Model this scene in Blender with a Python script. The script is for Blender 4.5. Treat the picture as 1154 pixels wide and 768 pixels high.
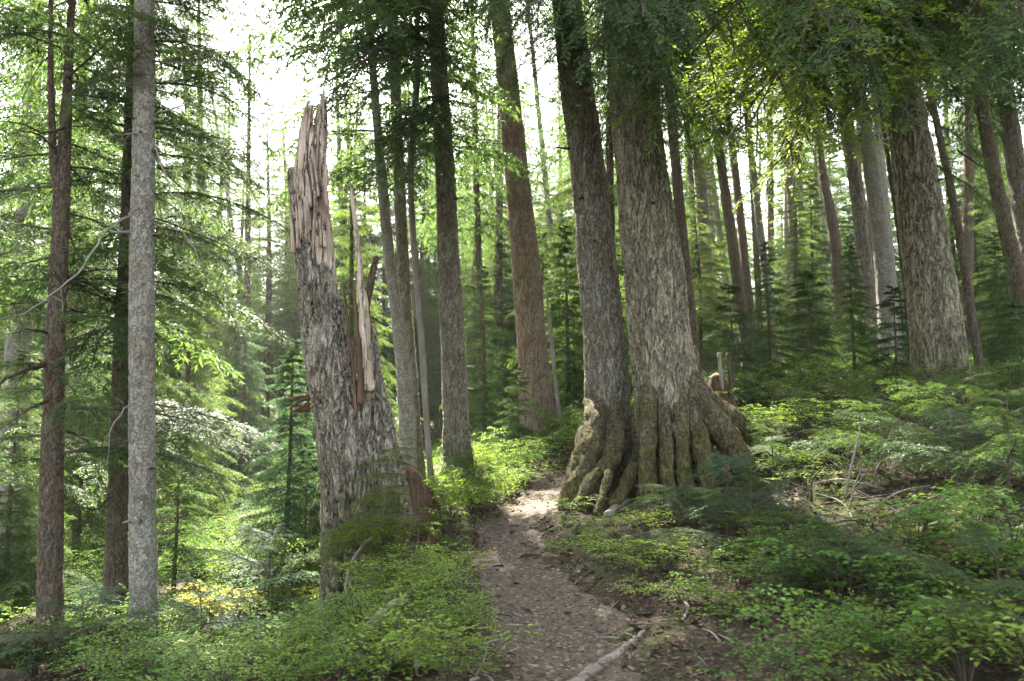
import bpy, math, random
import numpy as np
from mathutils import Vector

R = math.radians
SC = bpy.context.scene
for o in list(bpy.data.objects):
    bpy.data.objects.remove(o)
COL = SC.collection

# ------------------------------------------------------------------ camera, sky, sun, exposure
F, CX, CY, PITCH, EYE = 900.0, 577.0, 384.0, R(6.0), 1.6
cam = bpy.data.cameras.new('camera')
cam.lens, cam.sensor_width = F / 1154 * 36, 36
cam.clip_end = 600
cam.dof.use_dof = True
cam.dof.focus_distance = 7.6
cam.dof.aperture_fstop = 2.8
camo = bpy.data.objects.new('camera', cam)
COL.objects.link(camo)
camo.location = (0, 0, EYE)
camo.rotation_euler = (R(90) + PITCH, 0, 0)
SC.camera = camo

SUN_AZ, SUN_EL = R(-14), R(46)           # azimuth from +Y towards +X
SUN = np.array([math.sin(SUN_AZ) * math.cos(SUN_EL), math.cos(SUN_AZ) * math.cos(SUN_EL), math.sin(SUN_EL)])
w = bpy.data.worlds.new('World')
SC.world = w
w.use_nodes = True
nt = w.node_tree
sky = nt.nodes.new('ShaderNodeTexSky')
sky.sky_type = 'NISHITA'
sky.sun_disc = False
sky.sun_elevation = SUN_EL
sky.sun_rotation = SUN_AZ
sky.air_density, sky.dust_density, sky.ozone_density = 1.0, 3.0, 0.6
bg = nt.nodes['Background']
bg.inputs['Strength'].default_value = 0.09
hs = nt.nodes.new('ShaderNodeHueSaturation')
hs.inputs['Saturation'].default_value = .38
nt.links.new(sky.outputs[0], hs.inputs['Color'])
nt.links.new(hs.outputs[0], bg.inputs[0])
sl = bpy.data.lights.new('sun', 'SUN')
sl.energy, sl.angle, sl.color = 5.0, R(0.53), (1.0, 0.93, 0.80)
so = bpy.data.objects.new('sun', sl)
COL.objects.link(so)
so.rotation_euler = Vector(-SUN).to_track_quat('-Z', 'Y').to_euler()

SC.view_settings.view_transform = 'Standard'
SC.view_settings.look = 'None'
SC.view_settings.gamma = 1.0
SC.view_settings.use_curve_mapping = False
SC.view_settings.exposure = 3.75
cy = SC.cycles
cy.use_denoising = True
cy.max_bounces, cy.diffuse_bounces, cy.glossy_bounces, cy.transmission_bounces, cy.transparent_max_bounces = 7, 5, 2, 5, 4
cy.sample_clamp_indirect = 6.0
cy.caustics_reflective = cy.caustics_refractive = False

# ------------------------------------------------------------------ helpers
rng = np.random.default_rng(11)
UP = np.array([0.0, 0.0, 1.0])


def ray(px, py):
    a, b = (px - CX) / F, (CY - py) / F
    return np.array([a, math.cos(PITCH) - b * math.sin(PITCH), math.sin(PITCH) + b * math.cos(PITCH)])


def W(px, py, Y):
    d = ray(px, py)
    return np.array([0, 0, EYE]) + d * (Y / d[1])


def nrm(a):
    a = np.asarray(a, float)
    return a / np.maximum(np.linalg.norm(a, axis=-1, keepdims=True), 1e-9)


def _h(i, j, k, s):
    n = (i * 374761393 + j * 668265263 + k * 2147483647 + s * 974634777) & 0xFFFFFFFF
    n = ((n ^ (n >> 13)) * 1274126177) & 0xFFFFFFFF
    n = (n ^ (n >> 16)) & 0xFFFF
    return n / 32767.5 - 1.0


def vnoise(P, s=0):
    P = np.asarray(P, float)
    i = np.floor(P).astype(np.int64)
    f = P - i
    f = f * f * (3 - 2 * f)
    r = 0
    for a in (0, 1):
        for b in (0, 1):
            for c in (0, 1):
                wgt = (f[..., 0] if a else 1 - f[..., 0]) * (f[..., 1] if b else 1 - f[..., 1]) * (f[..., 2] if c else 1 - f[..., 2])
                r = r + wgt * _h(i[..., 0] + a, i[..., 1] + b, i[..., 2] + c, s)
    return r


def fbm(P, o=4, s=0):
    P = np.asarray(P, float)
    r, a = 0, 1.0
    for k in range(o):
        r = r + a * vnoise(P * 2 ** k, s + k)
        a *= .5
    return r


def mesh_np(name, V, faces, mat=None, smooth=False, attrs=None, fmat=None):
    """one mesh from numpy arrays; faces: list of (n,k) index arrays"""
    me = bpy.data.meshes.new(name)
    V = np.asarray(V, np.float32)
    faces = [np.asarray(f, np.int32) for f in faces if len(f)]
    me.vertices.add(len(V))
    me.vertices.foreach_set('co', V.ravel())
    li = np.concatenate([f.ravel() for f in faces])
    tot = np.concatenate([np.full(len(f), f.shape[1], np.int32) for f in faces])
    st = np.concatenate([[0], np.cumsum(tot)[:-1]]).astype(np.int32)
    me.loops.add(len(li))
    me.loops.foreach_set('vertex_index', li)
    me.polygons.add(len(tot))
    me.polygons.foreach_set('loop_start', st)
    me.polygons.foreach_set('use_smooth', np.full(len(tot), smooth, bool))
    if attrs:
        for k, v in attrs.items():
            a = me.attributes.new(k, 'FLOAT', 'POINT')
            a.data.foreach_set('value', np.asarray(v, np.float32))
    if mat is not None:
        for m in (mat if isinstance(mat, (list, tuple)) else [mat]):
            me.materials.append(m)
    if fmat is not None:
        me.polygons.foreach_set('material_index', np.asarray(fmat, np.int32))
    me.update(calc_edges=True)
    return me


def link(name, me, parent=None, loc=(0, 0, 0), rot=(0, 0, 0), sc=1.0):
    o = bpy.data.objects.new(name, me)
    COL.objects.link(o)
    o.location = loc
    o.rotation_euler = rot
    o.scale = (sc, sc, sc) if np.isscalar(sc) else sc
    if parent:
        o.parent = parent
    return o


def tag(o, label=None, cat=None, group=None, kind=None):
    if label: o['label'] = label
    if cat: o['category'] = cat
    if group: o['group'] = group
    if kind: o['kind'] = kind
    return o


def thing(name, label, cat, loc, group=None, rz=0.0, sc=1.0):
    o = link(name, None, None, tuple(loc), (0, 0, rz), sc)
    o.empty_display_size = .1
    return tag(o, label, cat, group)


def copy_tree(root, loc, rz=0.0, sc=1.0, label=None, group=None, tilt=(0, 0)):
    r = root.copy()
    COL.objects.link(r)
    r.location = tuple(loc)
    r.rotation_euler = (tilt[0], tilt[1], rz)
    r.scale = (sc, sc, sc) if np.isscalar(sc) else sc
    if label: r['label'] = label
    if group: r['group'] = group
    for ch in list(root.children):
        c = ch.copy()
        COL.objects.link(c)
        c.parent = r
    return r


class Buf:
    def __init__(s):
        s.V, s.F, s.T, s.n = [], {}, [], 0

    def add(s, V, *faces, tint=0.5):
        V = np.asarray(V, float)
        for f in faces:
            f = np.asarray(f, np.int64)
            if len(f):
                s.F.setdefault(f.shape[1], []).append(f + s.n)
        s.V.append(V)
        s.T.append(np.broadcast_to(np.asarray(tint, float), (len(V),)))
        s.n += len(V)

    def mesh(s, name, mat, smooth=False):
        return mesh_np(name, np.concatenate(s.V), [np.concatenate(f) for f in s.F.values()], mat, smooth, {'tint': np.concatenate(s.T)})


def resample(pts, vals, step):
    pts, vals = np.asarray(pts, float), np.asarray(vals, float)
    d = np.concatenate([[0], np.cumsum(np.linalg.norm(np.diff(pts, axis=0), axis=1))])
    n = max(3, int(d[-1] / step) + 1)
    u = np.linspace(0, d[-1], n)
    # smooth cubic (catmull-rom like) through np.interp of tangents
    m = np.gradient(pts, d, axis=0)
    k = np.clip(np.searchsorted(d, u, 'right') - 1, 0, len(d) - 2)
    hh = (d[k + 1] - d[k])
    t = ((u - d[k]) / hh)[:, None]
    hh = hh[:, None]
    P = (2 * t**3 - 3 * t**2 + 1) * pts[k] + (t**3 - 2 * t**2 + t) * hh * m[k] + (-2 * t**3 + 3 * t**2) * pts[k + 1] + (t**3 - t**2) * hh * m[k + 1]
    return P, np.interp(u, d, vals), u


def tube(buf, pts, rad, n=6, step=None, rough=0.0, seed=0, tint=.5, cap=True, flat=1.0):
    """tapered round limb along points"""
    if step:
        pts, rad, _ = resample(pts, rad, step)
    pts, rad = np.asarray(pts, float), np.asarray(rad, float)
    T = nrm(np.gradient(pts, axis=0))
    a = np.array([0., 0., 1.]) if abs(T[0][2]) < .8 else np.array([1., 0., 0.])
    A = []
    for t in T:
        a = a - t * a.dot(t)
        a = a / max(np.linalg.norm(a), 1e-9)
        A.append(a)
    A = np.array(A)
    B = np.cross(T, A)
    th = np.linspace(0, 2 * math.pi, n, endpoint=False)
    ring = A[:, None, :] * np.cos(th)[None, :, None] * flat + B[:, None, :] * np.sin(th)[None, :, None]
    rr = rad[:, None] * np.ones(n)
    if rough:
        rr = rr * (1 + rough * fbm(pts[:, None, :] * 6 + ring * 1.5, 3, seed))
    V = (pts[:, None, :] + ring * rr[..., None]).reshape(-1, 3)
    m = len(pts)
    i, j = np.meshgrid(np.arange(m - 1), np.arange(n), indexing='ij')
    q = np.stack([i * n + j, i * n + (j + 1) % n, (i + 1) * n + (j + 1) % n, (i + 1) * n + j], -1).reshape(-1, 4)
    fs = [q]
    if cap:
        V = np.concatenate([V, [pts[0] - T[0] * rad[0] * .3, pts[-1] + T[-1] * rad[-1] * .5]])
        k = np.arange(n)
        fs.append(np.concatenate([np.stack([(k + 1) % n, k, np.full(n, m * n)], -1),
                                  np.stack([(m - 1) * n + k, (m - 1) * n + (k + 1) % n, np.full(n, m * n + 1)], -1)]))
    buf.add(V, *fs, tint=tint)
    return V


# ------------------------------------------------------------------ materials
def mat(name):
    m = bpy.data.materials.new(name)
    m.use_nodes = True
    n = m.node_tree
    for x in list(n.nodes): n.nodes.remove(x)
    out = n.nodes.new('ShaderNodeOutputMaterial')
    return m, n, out


def N(n, t, **kw):
    x = n.nodes.new(t)
    for k, v in kw.items():
        if k.startswith('i_'):
            key = k[2:]
            key = int(key) if key.isdigit() else key.replace('_', ' ')
            x.inputs[key].default_value = v
        else:
            setattr(x, k, v)
    return x


def ramp(n, src, stops, interp='LINEAR'):
    r = n.nodes.new('ShaderNodeValToRGB')
    r.color_ramp.interpolation = interp
    e = r.color_ramp.elements
    while len(e) < len(stops): e.new(.5)
    for el, (p, c) in zip(e, stops):
        el.position = p
        el.color = (*c, 1) if len(c) == 3 else c
    n.links.new(src, r.inputs[0])
    return r.outputs[0]


def mixc(n, fac, a, b, mode='MIX'):
    x = n.nodes.new('ShaderNodeMix')
    x.data_type = 'RGBA'
    x.blend_type = mode
    for sock, v in ((x.inputs[0], fac), (x.inputs[6], a), (x.inputs[7], b)):
        if hasattr(v, 'is_output'): n.links.new(v, sock)
        elif np.isscalar(v): sock.default_value = v
        else: sock.default_value = (*v, 1)
    return x.outputs[2]


def coords(n, scale=(1, 1, 1), kind='Object'):
    tc = n.nodes.new('ShaderNodeTexCoord')
    mp = n.nodes.new('ShaderNodeMapping')
    mp.inputs['Scale'].default_value = scale
    if kind == 'World':
        g = n.nodes.new('ShaderNodeNewGeometry')
        n.links.new(g.outputs['Position'], mp.inputs[0])
    else:
        n.links.new(tc.outputs[kind], mp.inputs[0])
    return mp.outputs[0]


def noise(n, vec, scale, detail=4, rough=.6, dist=0.0):
    x = N(n, 'ShaderNodeTexNoise', i_Scale=scale, i_Detail=detail, i_Roughness=rough, i_Distortion=dist)
    n.links.new(vec, x.inputs['Vector'])
    return x.outputs[0]


def math_(n, op, a, b=0.0, clamp=False):
    x = n.nodes.new('ShaderNodeMath')
    x.operation = op
    x.use_clamp = clamp
    for sock, v in ((x.inputs[0], a), (x.inputs[1], b)):
        if hasattr(v, 'is_output'): n.links.new(v, sock)
        else: sock.default_value = v
    return x.outputs[0]


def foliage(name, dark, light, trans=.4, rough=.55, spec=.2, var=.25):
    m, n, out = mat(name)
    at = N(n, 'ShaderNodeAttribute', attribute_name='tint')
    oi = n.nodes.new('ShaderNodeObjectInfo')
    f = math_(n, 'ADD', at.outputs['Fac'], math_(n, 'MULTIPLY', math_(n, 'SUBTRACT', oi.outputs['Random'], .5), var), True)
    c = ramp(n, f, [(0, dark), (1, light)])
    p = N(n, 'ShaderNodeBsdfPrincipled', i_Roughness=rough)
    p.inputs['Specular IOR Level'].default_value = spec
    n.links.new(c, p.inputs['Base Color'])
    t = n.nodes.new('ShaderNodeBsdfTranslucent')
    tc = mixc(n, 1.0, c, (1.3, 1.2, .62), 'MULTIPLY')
    n.links.new(tc, t.inputs[0])
    mx = n.nodes.new('ShaderNodeMixShader')
    mx.inputs[0].default_value = trans
    n.links.new(p.outputs[0], mx.inputs[1])
    n.links.new(t.outputs[0], mx.inputs[2])
    n.links.new(mx.outputs[0], out.inputs[0])
    return m


def bark(name, dark, mid, light, scale=(16, 16, 3.6), disp=.02, lichen=.3, lichen_col=(.36, .37, .32), moss=.0, warm=(.2, .1, .05), warmth=.15):
    m, n, out = mat(name)
    v0 = coords(n)
    vs = coords(n, scale)
    v2 = coords(n, (scale[0] * 2.1, scale[1] * 2.1, scale[2] * 3.0))

    def furrow(vec, sc, wid, dist):
        x = noise(n, vec, sc, 4, .55, dist)
        a = math_(n, 'ABSOLUTE', math_(n, 'SUBTRACT', x, .5))
        r = N(n, 'ShaderNodeMapRange', interpolation_type='SMOOTHSTEP')
        r.inputs[1].default_value, r.inputs[2].default_value = .002, wid
        n.links.new(a, r.inputs[0])
        return r.outputs[0]
    f1 = furrow(vs, 1.0, .075, .6)
    f2 = furrow(v2, 1.0, .07, 1.0)
    vor = N(n, 'ShaderNodeTexVoronoi', feature='F1', i_Scale=1.4)
    n.links.new(v2, vor.inputs['Vector'])
    sep = N(n, 'ShaderNodeSeparateColor'); n.links.new(vor.outputs['Color'], sep.inputs[0])
    fine = noise(n, v2, 2.2, 6, .78)
    big = noise(n, v0, 1.5, 5, .65)
    mott = noise(n, coords(n, (1, 1, .6)), 8, 5, .7)
    tone = mixc(n, ramp(n, fine, [(.3, (0, 0, 0)), (.7, (1, 1, 1))]), mid, light)
    tone = mixc(n, math_(n, 'MULTIPLY', sep.outputs[0], .4), tone, mid)
    tone = mixc(n, ramp(n, big, [(.5, (0, 0, 0)), (.75, (warmth * 4,) * 3)]), tone, warm)
    lf = ramp(n, mott, [(.60 - lichen * .18, (0, 0, 0)), (.70 - lichen * .12, (1, 1, 1))])
    lf2 = ramp(n, fine, [(.42, (0, 0, 0)), (.6, (1, 1, 1))])
    tone = mixc(n, math_(n, 'MULTIPLY', math_(n, 'MULTIPLY', lf, lf2), .85), tone, lichen_col)
    if moss:
        mn = noise(n, v0, 5, 5, .65)
        sx = N(n, 'ShaderNodeSeparateXYZ'); n.links.new(v0, sx.inputs[0])
        hz = math_(n, 'SUBTRACT', 1.0, math_(n, 'MULTIPLY', sx.outputs[2], .55), True)
        mf = ramp(n, math_(n, 'MULTIPLY', mn, math_(n, 'ADD', hz, .35)), [(.40, (0, 0, 0)), (.66, (moss,) * 3)])
        tone = mixc(n, mf, tone, (.095, .09, .03))
    crack = math_(n, 'MULTIPLY', math_(n, 'ADD', math_(n, 'MULTIPLY', f1, .6), .4), math_(n, 'ADD', math_(n, 'MULTIPLY', f2, .55), .45))
    col = mixc(n, crack, tuple(x * .35 for x in dark), tone)
    p = N(n, 'ShaderNodeBsdfPrincipled', i_Roughness=.9)
    p.inputs['Specular IOR Level'].default_value = .12
    n.links.new(col, p.inputs['Base Color'])
    n.links.new(p.outputs[0], out.inputs[0])
    hgt = math_(n, 'ADD', math_(n, 'MULTIPLY', f1, .55), math_(n, 'MULTIPLY', fine, .5))
    hgt = math_(n, 'ADD', hgt, math_(n, 'MULTIPLY', f2, .3))
    hgt = math_(n, 'ADD', hgt, math_(n, 'MULTIPLY', sep.outputs[1], .15))
    d = N(n, 'ShaderNodeDisplacement', i_Scale=disp, i_Midlevel=.8)
    n.links.new(hgt, d.inputs['Height'])
    n.links.new(d.outputs[0], out.inputs['Displacement'])
    m.displacement_method = 'BOTH'
    return m


def wood(name, a, b, c, scale=(30, 30, 2.2), disp=.008, contrast=.5, cracks=.0):
    m, n, out = mat(name)
    vs = coords(n, scale)
    g = noise(n, vs, 1.0, 7, .7, .5)
    big = noise(n, coords(n, (1, 1, .5)), 4.2, 5, .65)
    col = ramp(n, g, [(.5 - contrast * .35, a), (.55, b), (.5 + contrast * .45, c)])
    col = mixc(n, ramp(n, big, [(.4, (0, 0, 0)), (.62, (.8,) * 3)]), col, a)
    h = g
    if cracks:
        x = noise(n, coords(n, (scale[0] * .45, scale[1] * .45, scale[2] * .45)), 1.0, 4, .55, .5)
        r = N(n, 'ShaderNodeMapRange', interpolation_type='SMOOTHSTEP')
        r.inputs[1].default_value, r.inputs[2].default_value = .001, .035
        n.links.new(math_(n, 'ABSOLUTE', math_(n, 'SUBTRACT', x, .5)), r.inputs[0])
        col = mixc(n, math_(n, 'ADD', math_(n, 'MULTIPLY', r.outputs[0], cracks), 1 - cracks), tuple(q * .3 for q in a), col)
        h = math_(n, 'ADD', g, math_(n, 'MULTIPLY', r.outputs[0], .9))
    p = N(n, 'ShaderNodeBsdfPrincipled', i_Roughness=.85)
    p.inputs['Specular IOR Level'].default_value = .15
    n.links.new(col, p.inputs['Base Color'])
    n.links.new(p.outputs[0], out.inputs[0])
    d = N(n, 'ShaderNodeDisplacement', i_Scale=disp, i_Midlevel=.5 + .5 * bool(cracks))
    n.links.new(h, d.inputs['Height'])
    n.links.new(d.outputs[0], out.inputs['Displacement'])
    m.displacement_method = 'BOTH'
    return m


def soil(name, cols, greens=0.0, disp=.02):
    m, n, out = mat(name)
    p0 = coords(n, kind='World')
    a = noise(n, p0, 1.1, 5, .65)
    b = noise(n, p0, 14, 6, .75)
    c = noise(n, p0, 70, 3, .7)
    vor = N(n, 'ShaderNodeTexVoronoi', i_Scale=55.0, i_Randomness=1.0)
    n.links.new(p0, vor.inputs['Vector'])
    sep = N(n, 'ShaderNodeSeparateColor'); n.links.new(vor.outputs['Color'], sep.inputs[0])
    col = mixc(n, ramp(n, b, [(.35, (0, 0, 0)), (.7, (1, 1, 1))]), cols[0], cols[1])
    col = mixc(n, ramp(n, a, [(.4, (0, 0, 0)), (.7, (.7,) * 3)]), col, cols[2])
    col = mixc(n, ramp(n, sep.outputs[0], [(.78, (0, 0, 0)), (.95, (.8,) * 3)]), col, cols[3])
    col = mixc(n, ramp(n, sep.outputs[1], [(.6, (0, 0, 0)), (.9, (.7,) * 3)]), col, tuple(x * .35 for x in cols[0]))
    if greens:
        gn = noise(n, p0, 2.3, 6, .7)
        gf = ramp(n, gn, [(.48, (0, 0, 0)), (.6, (greens,) * 3)])
        col = mixc(n, gf, col, (.045, .07, .018))
    p = N(n, 'ShaderNodeBsdfPrincipled', i_Roughness=.95)
    p.inputs['Specular IOR Level'].default_value = .12
    n.links.new(col, p.inputs['Base Color'])
    n.links.new(p.outputs[0], out.inputs[0])
    bp = N(n, 'ShaderNodeBump', i_Strength=.9, i_Distance=disp)
    n.links.new(math_(n, 'ADD', b, math_(n, 'MULTIPLY', c, .5)), bp.inputs['Height'])
    n.links.new(bp.outputs[0], p.inputs['Normal'])
    return m


def chips(name, stops):
    m, n, out = mat(name)
    at = N(n, 'ShaderNodeAttribute', attribute_name='tint')
    c = ramp(n, at.outputs['Fac'], stops)
    p = N(n, 'ShaderNodeBsdfPrincipled', i_Roughness=.9)
    p.inputs['Specular IOR Level'].default_value = .15
    n.links.new(c, p.inputs['Base Color'])
    n.links.new(p.outputs[0], out.inputs[0])
    return m


M = {}
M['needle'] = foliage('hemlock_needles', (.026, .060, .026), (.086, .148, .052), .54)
M['needle_pale'] = foliage('far_sun_tinted_needles', (.040, .078, .028), (.12, .182, .055), .52)  # lighter, yellower needles for far trees: sunlit brightness put into the colour
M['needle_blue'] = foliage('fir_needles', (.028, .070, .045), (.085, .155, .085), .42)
M['needle_sun_tint'] = foliage('sun_tinted_needles', (.06, .105, .018), (.155, .235, .032), .60)  # yellow-green copy of the needles with backlit sun put into the colour
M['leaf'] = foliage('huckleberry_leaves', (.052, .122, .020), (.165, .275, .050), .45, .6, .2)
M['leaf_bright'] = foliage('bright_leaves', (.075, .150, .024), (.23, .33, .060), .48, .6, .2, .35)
M['leaf_dark'] = foliage('shade_toned_leaves', (.034, .092, .018), (.10, .205, .034), .42, .6, .2)  # darker copy of the leaf green, shade put into the colour
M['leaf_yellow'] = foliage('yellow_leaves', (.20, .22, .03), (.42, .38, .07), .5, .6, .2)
M['cover'] = foliage('carpet_leaves', (.06, .14, .018), (.18, .30, .038), .45, .6, .15)
M['bark_big'] = bark('furrowed_bark', (.10, .085, .055), (.27, .245, .17), (.41, .375, .27), (15, 15, 3.4), .036, .28, (.36, .37, .29), moss=.75, warmth=.06)
M['bark_grey'] = bark('grey_scaly_bark', (.075, .064, .045), (.20, .182, .135), (.32, .295, .225), (20, 20, 6), .024, .42, (.36, .37, .34), moss=.4)
M['bark_lichen'] = bark('lichen_bark', (.10, .09, .07), (.24, .225, .18), (.38, .365, .30), (26, 26, 17), .010, .62, (.44, .45, .42))
M['bark_brown'] = bark('brown_bark', (.045, .036, .026), (.118, .094, .068), (.19, .155, .115), (26, 26, 9), .014, .08, (.22, .21, .17), warm=(.16, .075, .04), warmth=.2)
M['bark_snag'] = bark('snag_bark', (.085, .072, .053), (.26, .23, .175), (.40, .37, .295), (13, 13, 2.8), .038, .22, (.34, .36, .30), moss=.7)
M['twig'] = wood('branch_wood', (.035, .026, .018), (.07, .055, .04), (.12, .10, .075), (40, 40, 40), .001)
M['dead'] = wood('dead_branch_wood', (.12, .105, .09), (.21, .19, .165), (.31, .29, .26), (40, 40, 10), .002)
M['snagwood'] = wood('weathered_heartwood', (.28, .205, .15), (.47, .40, .32), (.62, .57, .49), (34, 34, 1.6), .022, .6, .85)
M['redwood'] = wood('rotten_red_wood', (.05, .030, .019), (.115, .068, .042), (.24, .17, .12), (30, 30, 3), .02)
M['driftwood'] = wood('bleached_wood', (.12, .10, .08), (.26, .22, .18), (.38, .34, .29), (18, 45, 60), .010, .5, .6)
M['log'] = bark('log_bark', (.018, .015, .010), (.05, .04, .026), (.085, .07, .048), (16, 16, 16), .015, .15, (.10, .11, .06), moss=.6)
M['soil'] = soil('forest_soil', ((.034, .024, .016), (.070, .050, .035), (.050, .035, .024), (.14, .11, .08)), .45, .03)
M['dirt'] = soil('trail_dirt', ((.062, .048, .034), (.112, .090, .066), (.082, .064, .046), (.20, .17, .135)), 0.0, .02)
M['chips'] = chips('litter_chips', [(0, (.035, .022, .015)), (.45, (.085, .060, .040)), (.8, (.17, .13, .092)), (1, (.27, .235, .19))])

# ------------------------------------------------------------------ terrain from measured points
CTRL = [  # photo x, photo y, metres ahead
    (640, 768, 3.9), (615, 700, 4.75), (585, 650, 5.6), (565, 600, 6.9), (598, 570, 8.0), (640, 548, 9.3), (690, 530, 10.5),
    (760, 768, 3.8), (700, 690, 4.9), (650, 630, 6.0), (540, 768, 3.8), (525, 690, 4.9), (518, 640, 5.8),
    (655, 578, 7.5), (745, 566, 7.5), (700, 600, 6.6), (800, 600, 6.1), (860, 560, 7.2), (880, 680, 4.7), (900, 610, 5.6), (1050, 720, 4.0),
    (1150, 640, 4.4), (1100, 590, 5.2), (1000, 500, 7.6), (1062, 458, 9.5), (1150, 500, 7.0), (900, 446, 10.5), (830, 470, 9.2), (800, 500, 8.2), (1000, 440, 11.5),
    (1150, 450, 10.5), (440, 705, 4.8), (480, 660, 5.4), (350, 725, 5.4), (250, 750, 5.9), (100, 768, 6.3), (400, 768, 4.35), (392, 680, 6.5), (470, 585, 7.2), (432, 606, 6.75), (415, 645, 6.5), (450, 600, 6.7), (500, 600, 7.2),
    (163, 740, 7.0), (130, 712, 8.5), (57, 735, 7.5), (250, 655, 10.5), (330, 650, 9.0), (250, 605, 14), (100, 640, 12), (300, 570, 19), (230, 545, 24), (20, 590, 16), (120, 520, 38), (360, 535, 24), (420, 545, 16),
    (517, 545, 10), (465, 568, 11), (560, 528, 11), (609, 492, 13.3), (545, 505, 18), (580, 470, 26), (700, 455, 22), (842, 420, 17), (1000, 418, 16), (1110, 425, 22), (900, 420, 28),
]
CP = [W(*c) for c in CTRL]
CP += [np.array(p, float) for p in ((0, 0, 0), (-.45, 1.5, .12), (.5, 1.5, .18), (-3, 1, -.35), (3, 1, .75), (0, -6, -.6), (-6, 3, -.35), (7, 3, 1.2), (-14, 5, -.6), (14, 8, 2.3), (-25, 25, -.2), (30, 25, 3.0),
                                    (-40, 60, .8), (0, 60, 2.2), (40, 60, 3.2), (0, 140, 4), (-120, 120, 2), (120, 120, 5), (-90, 0, -1), (90, 0, 5), (0, -50, -2), (-60, -50, -2), (60, -50, 2))]
CP = np.array(CP)


def _fit():
    d = np.linalg.norm(CP[:, None, :2] - CP[None, :, :2], axis=2)
    n = len(CP)
    A = np.zeros((n + 3, n + 3))
    A[:n, :n] = -d - np.eye(n) * .12      # a little smoothing
    A[:n, n] = 1; A[:n, n + 1:] = CP[:, :2]
    A[n, :n] = 1; A[n + 1:, :n] = CP[:, :2].T
    b = np.zeros(n + 3); b[:n] = CP[:, 2]
    return np.linalg.solve(A, b)


_RB = _fit()


def base_h(x, y):
    x, y = np.asarray(x, float), np.asarray(y, float)
    sh = x.shape
    P = np.stack([x.ravel(), y.ravel()], 1)
    out = np.empty(len(P))
    for s in range(0, len(P), 20000):
        q = P[s:s + 20000]
        d = np.sqrt(((q[:, None, :] - CP[None, :, :2]) ** 2).sum(2) + .04)
        out[s:s + 20000] = -d @ _RB[:len(CP)] + _RB[len(CP)] + q @ _RB[len(CP) + 1:]
    return out.reshape(sh)


TRAIL = np.array([W(*c)[:2] for c in ((640, 768, 3.9), (618, 700, 4.75), (588, 650, 5.6), (566, 600, 6.9), (598, 570, 8.0), (640, 550, 9.3), (700, 530, 10.8))])
TRAIL = np.concatenate([[(.05, -3.0), (.15, 1.0), (.24, 2.6)], TRAIL, [(2.4, 12.2), (4.2, 13.6)]])
TRW = np.array([.48, .48, .48, .49, .41, .35, .32, .36, .36, .36, .36, .36])
_tp, _tw, _ = resample(np.concatenate([TRAIL, np.zeros((len(TRAIL), 1))], 1), TRW, .06)


def trail_d(x, y):
    """distance to the trail's middle over its half width"""
    P = np.stack([np.ravel(x), np.ravel(y)], 1)
    out = np.empty(len(P))
    for s in range(0, len(P), 20000):
        d = np.linalg.norm(P[s:s + 20000, None, :] - _tp[None, :, :2], axis=2)
        k = d.argmin(1)
        out[s:s + 20000] = d[np.arange(len(k)), k] / _tw[k]
    return out.reshape(np.shape(x))


def hfun(x, y):
    x, y = np.asarray(x, float), np.asarray(y, float)
    z = base_h(x, y)
    P = np.stack([x, y, np.zeros_like(x)], -1)
    near = np.clip(1 - (np.hypot(x, y - 5) - 14) / 10, 0, 1)
    td = trail_d(x, y)
    off = np.clip((td - .7) / .9, 0, 1)
    z = z + off * (.055 * fbm(P * 1.3, 3, 5) + .022 * fbm(P * 6, 3, 9) * near) + (1 - off) * .008 * fbm(P * 7, 2, 3)
    z = z - .05 * np.exp(-(td / .8) ** 2)
    return z


def gz(x, y):
    return float(hfun(np.array([x]), np.array([y]))[0])


def G(px, py, y0=2.0, y1=70.0):
    """where the line of sight through a photo pixel meets the ground"""
    d = ray(px, py)
    Y = np.geomspace(y0, y1, 500)
    P = np.array([0, 0, EYE]) + d[None, :] * (Y / d[1])[:, None]
    below = P[:, 2] < base_h(P[:, 0], P[:, 1])
    if not below.any(): return None
    k = int(below.argmax())
    p = P[k]
    return np.array([p[0], p[1], gz(p[0], p[1])])


def axis_coords(lo, hi, fine0, fine1, step, grow=1.16):
    a = list(np.arange(fine0, fine1 + step / 2, step))
    s = step
    while a[-1] < hi: s *= grow; a.append(a[-1] + s)
    s = step
    while a[0] > lo: s *= grow; a.insert(0, a[0] - s)
    return np.array(a)


gx = axis_coords(-170, 170, -5.5, 6.0, .05)
gy = axis_coords(-60, 190, 2.4, 12.5, .05)
X, Y = np.meshgrid(gx, gy)
Z = hfun(X, Y)
nx, ny = len(gx), len(gy)
i, j = np.meshgrid(np.arange(ny - 1), np.arange(nx - 1), indexing='ij')
q = np.stack([i * nx + j, i * nx + j + 1, (i + 1) * nx + j + 1, (i + 1) * nx + j], -1).reshape(-1, 4)
tag(link('ground', mesh_np('ground', np.stack([X, Y, Z], -1).reshape(-1, 3), [q], M['soil'], True)), kind='structure')

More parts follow.
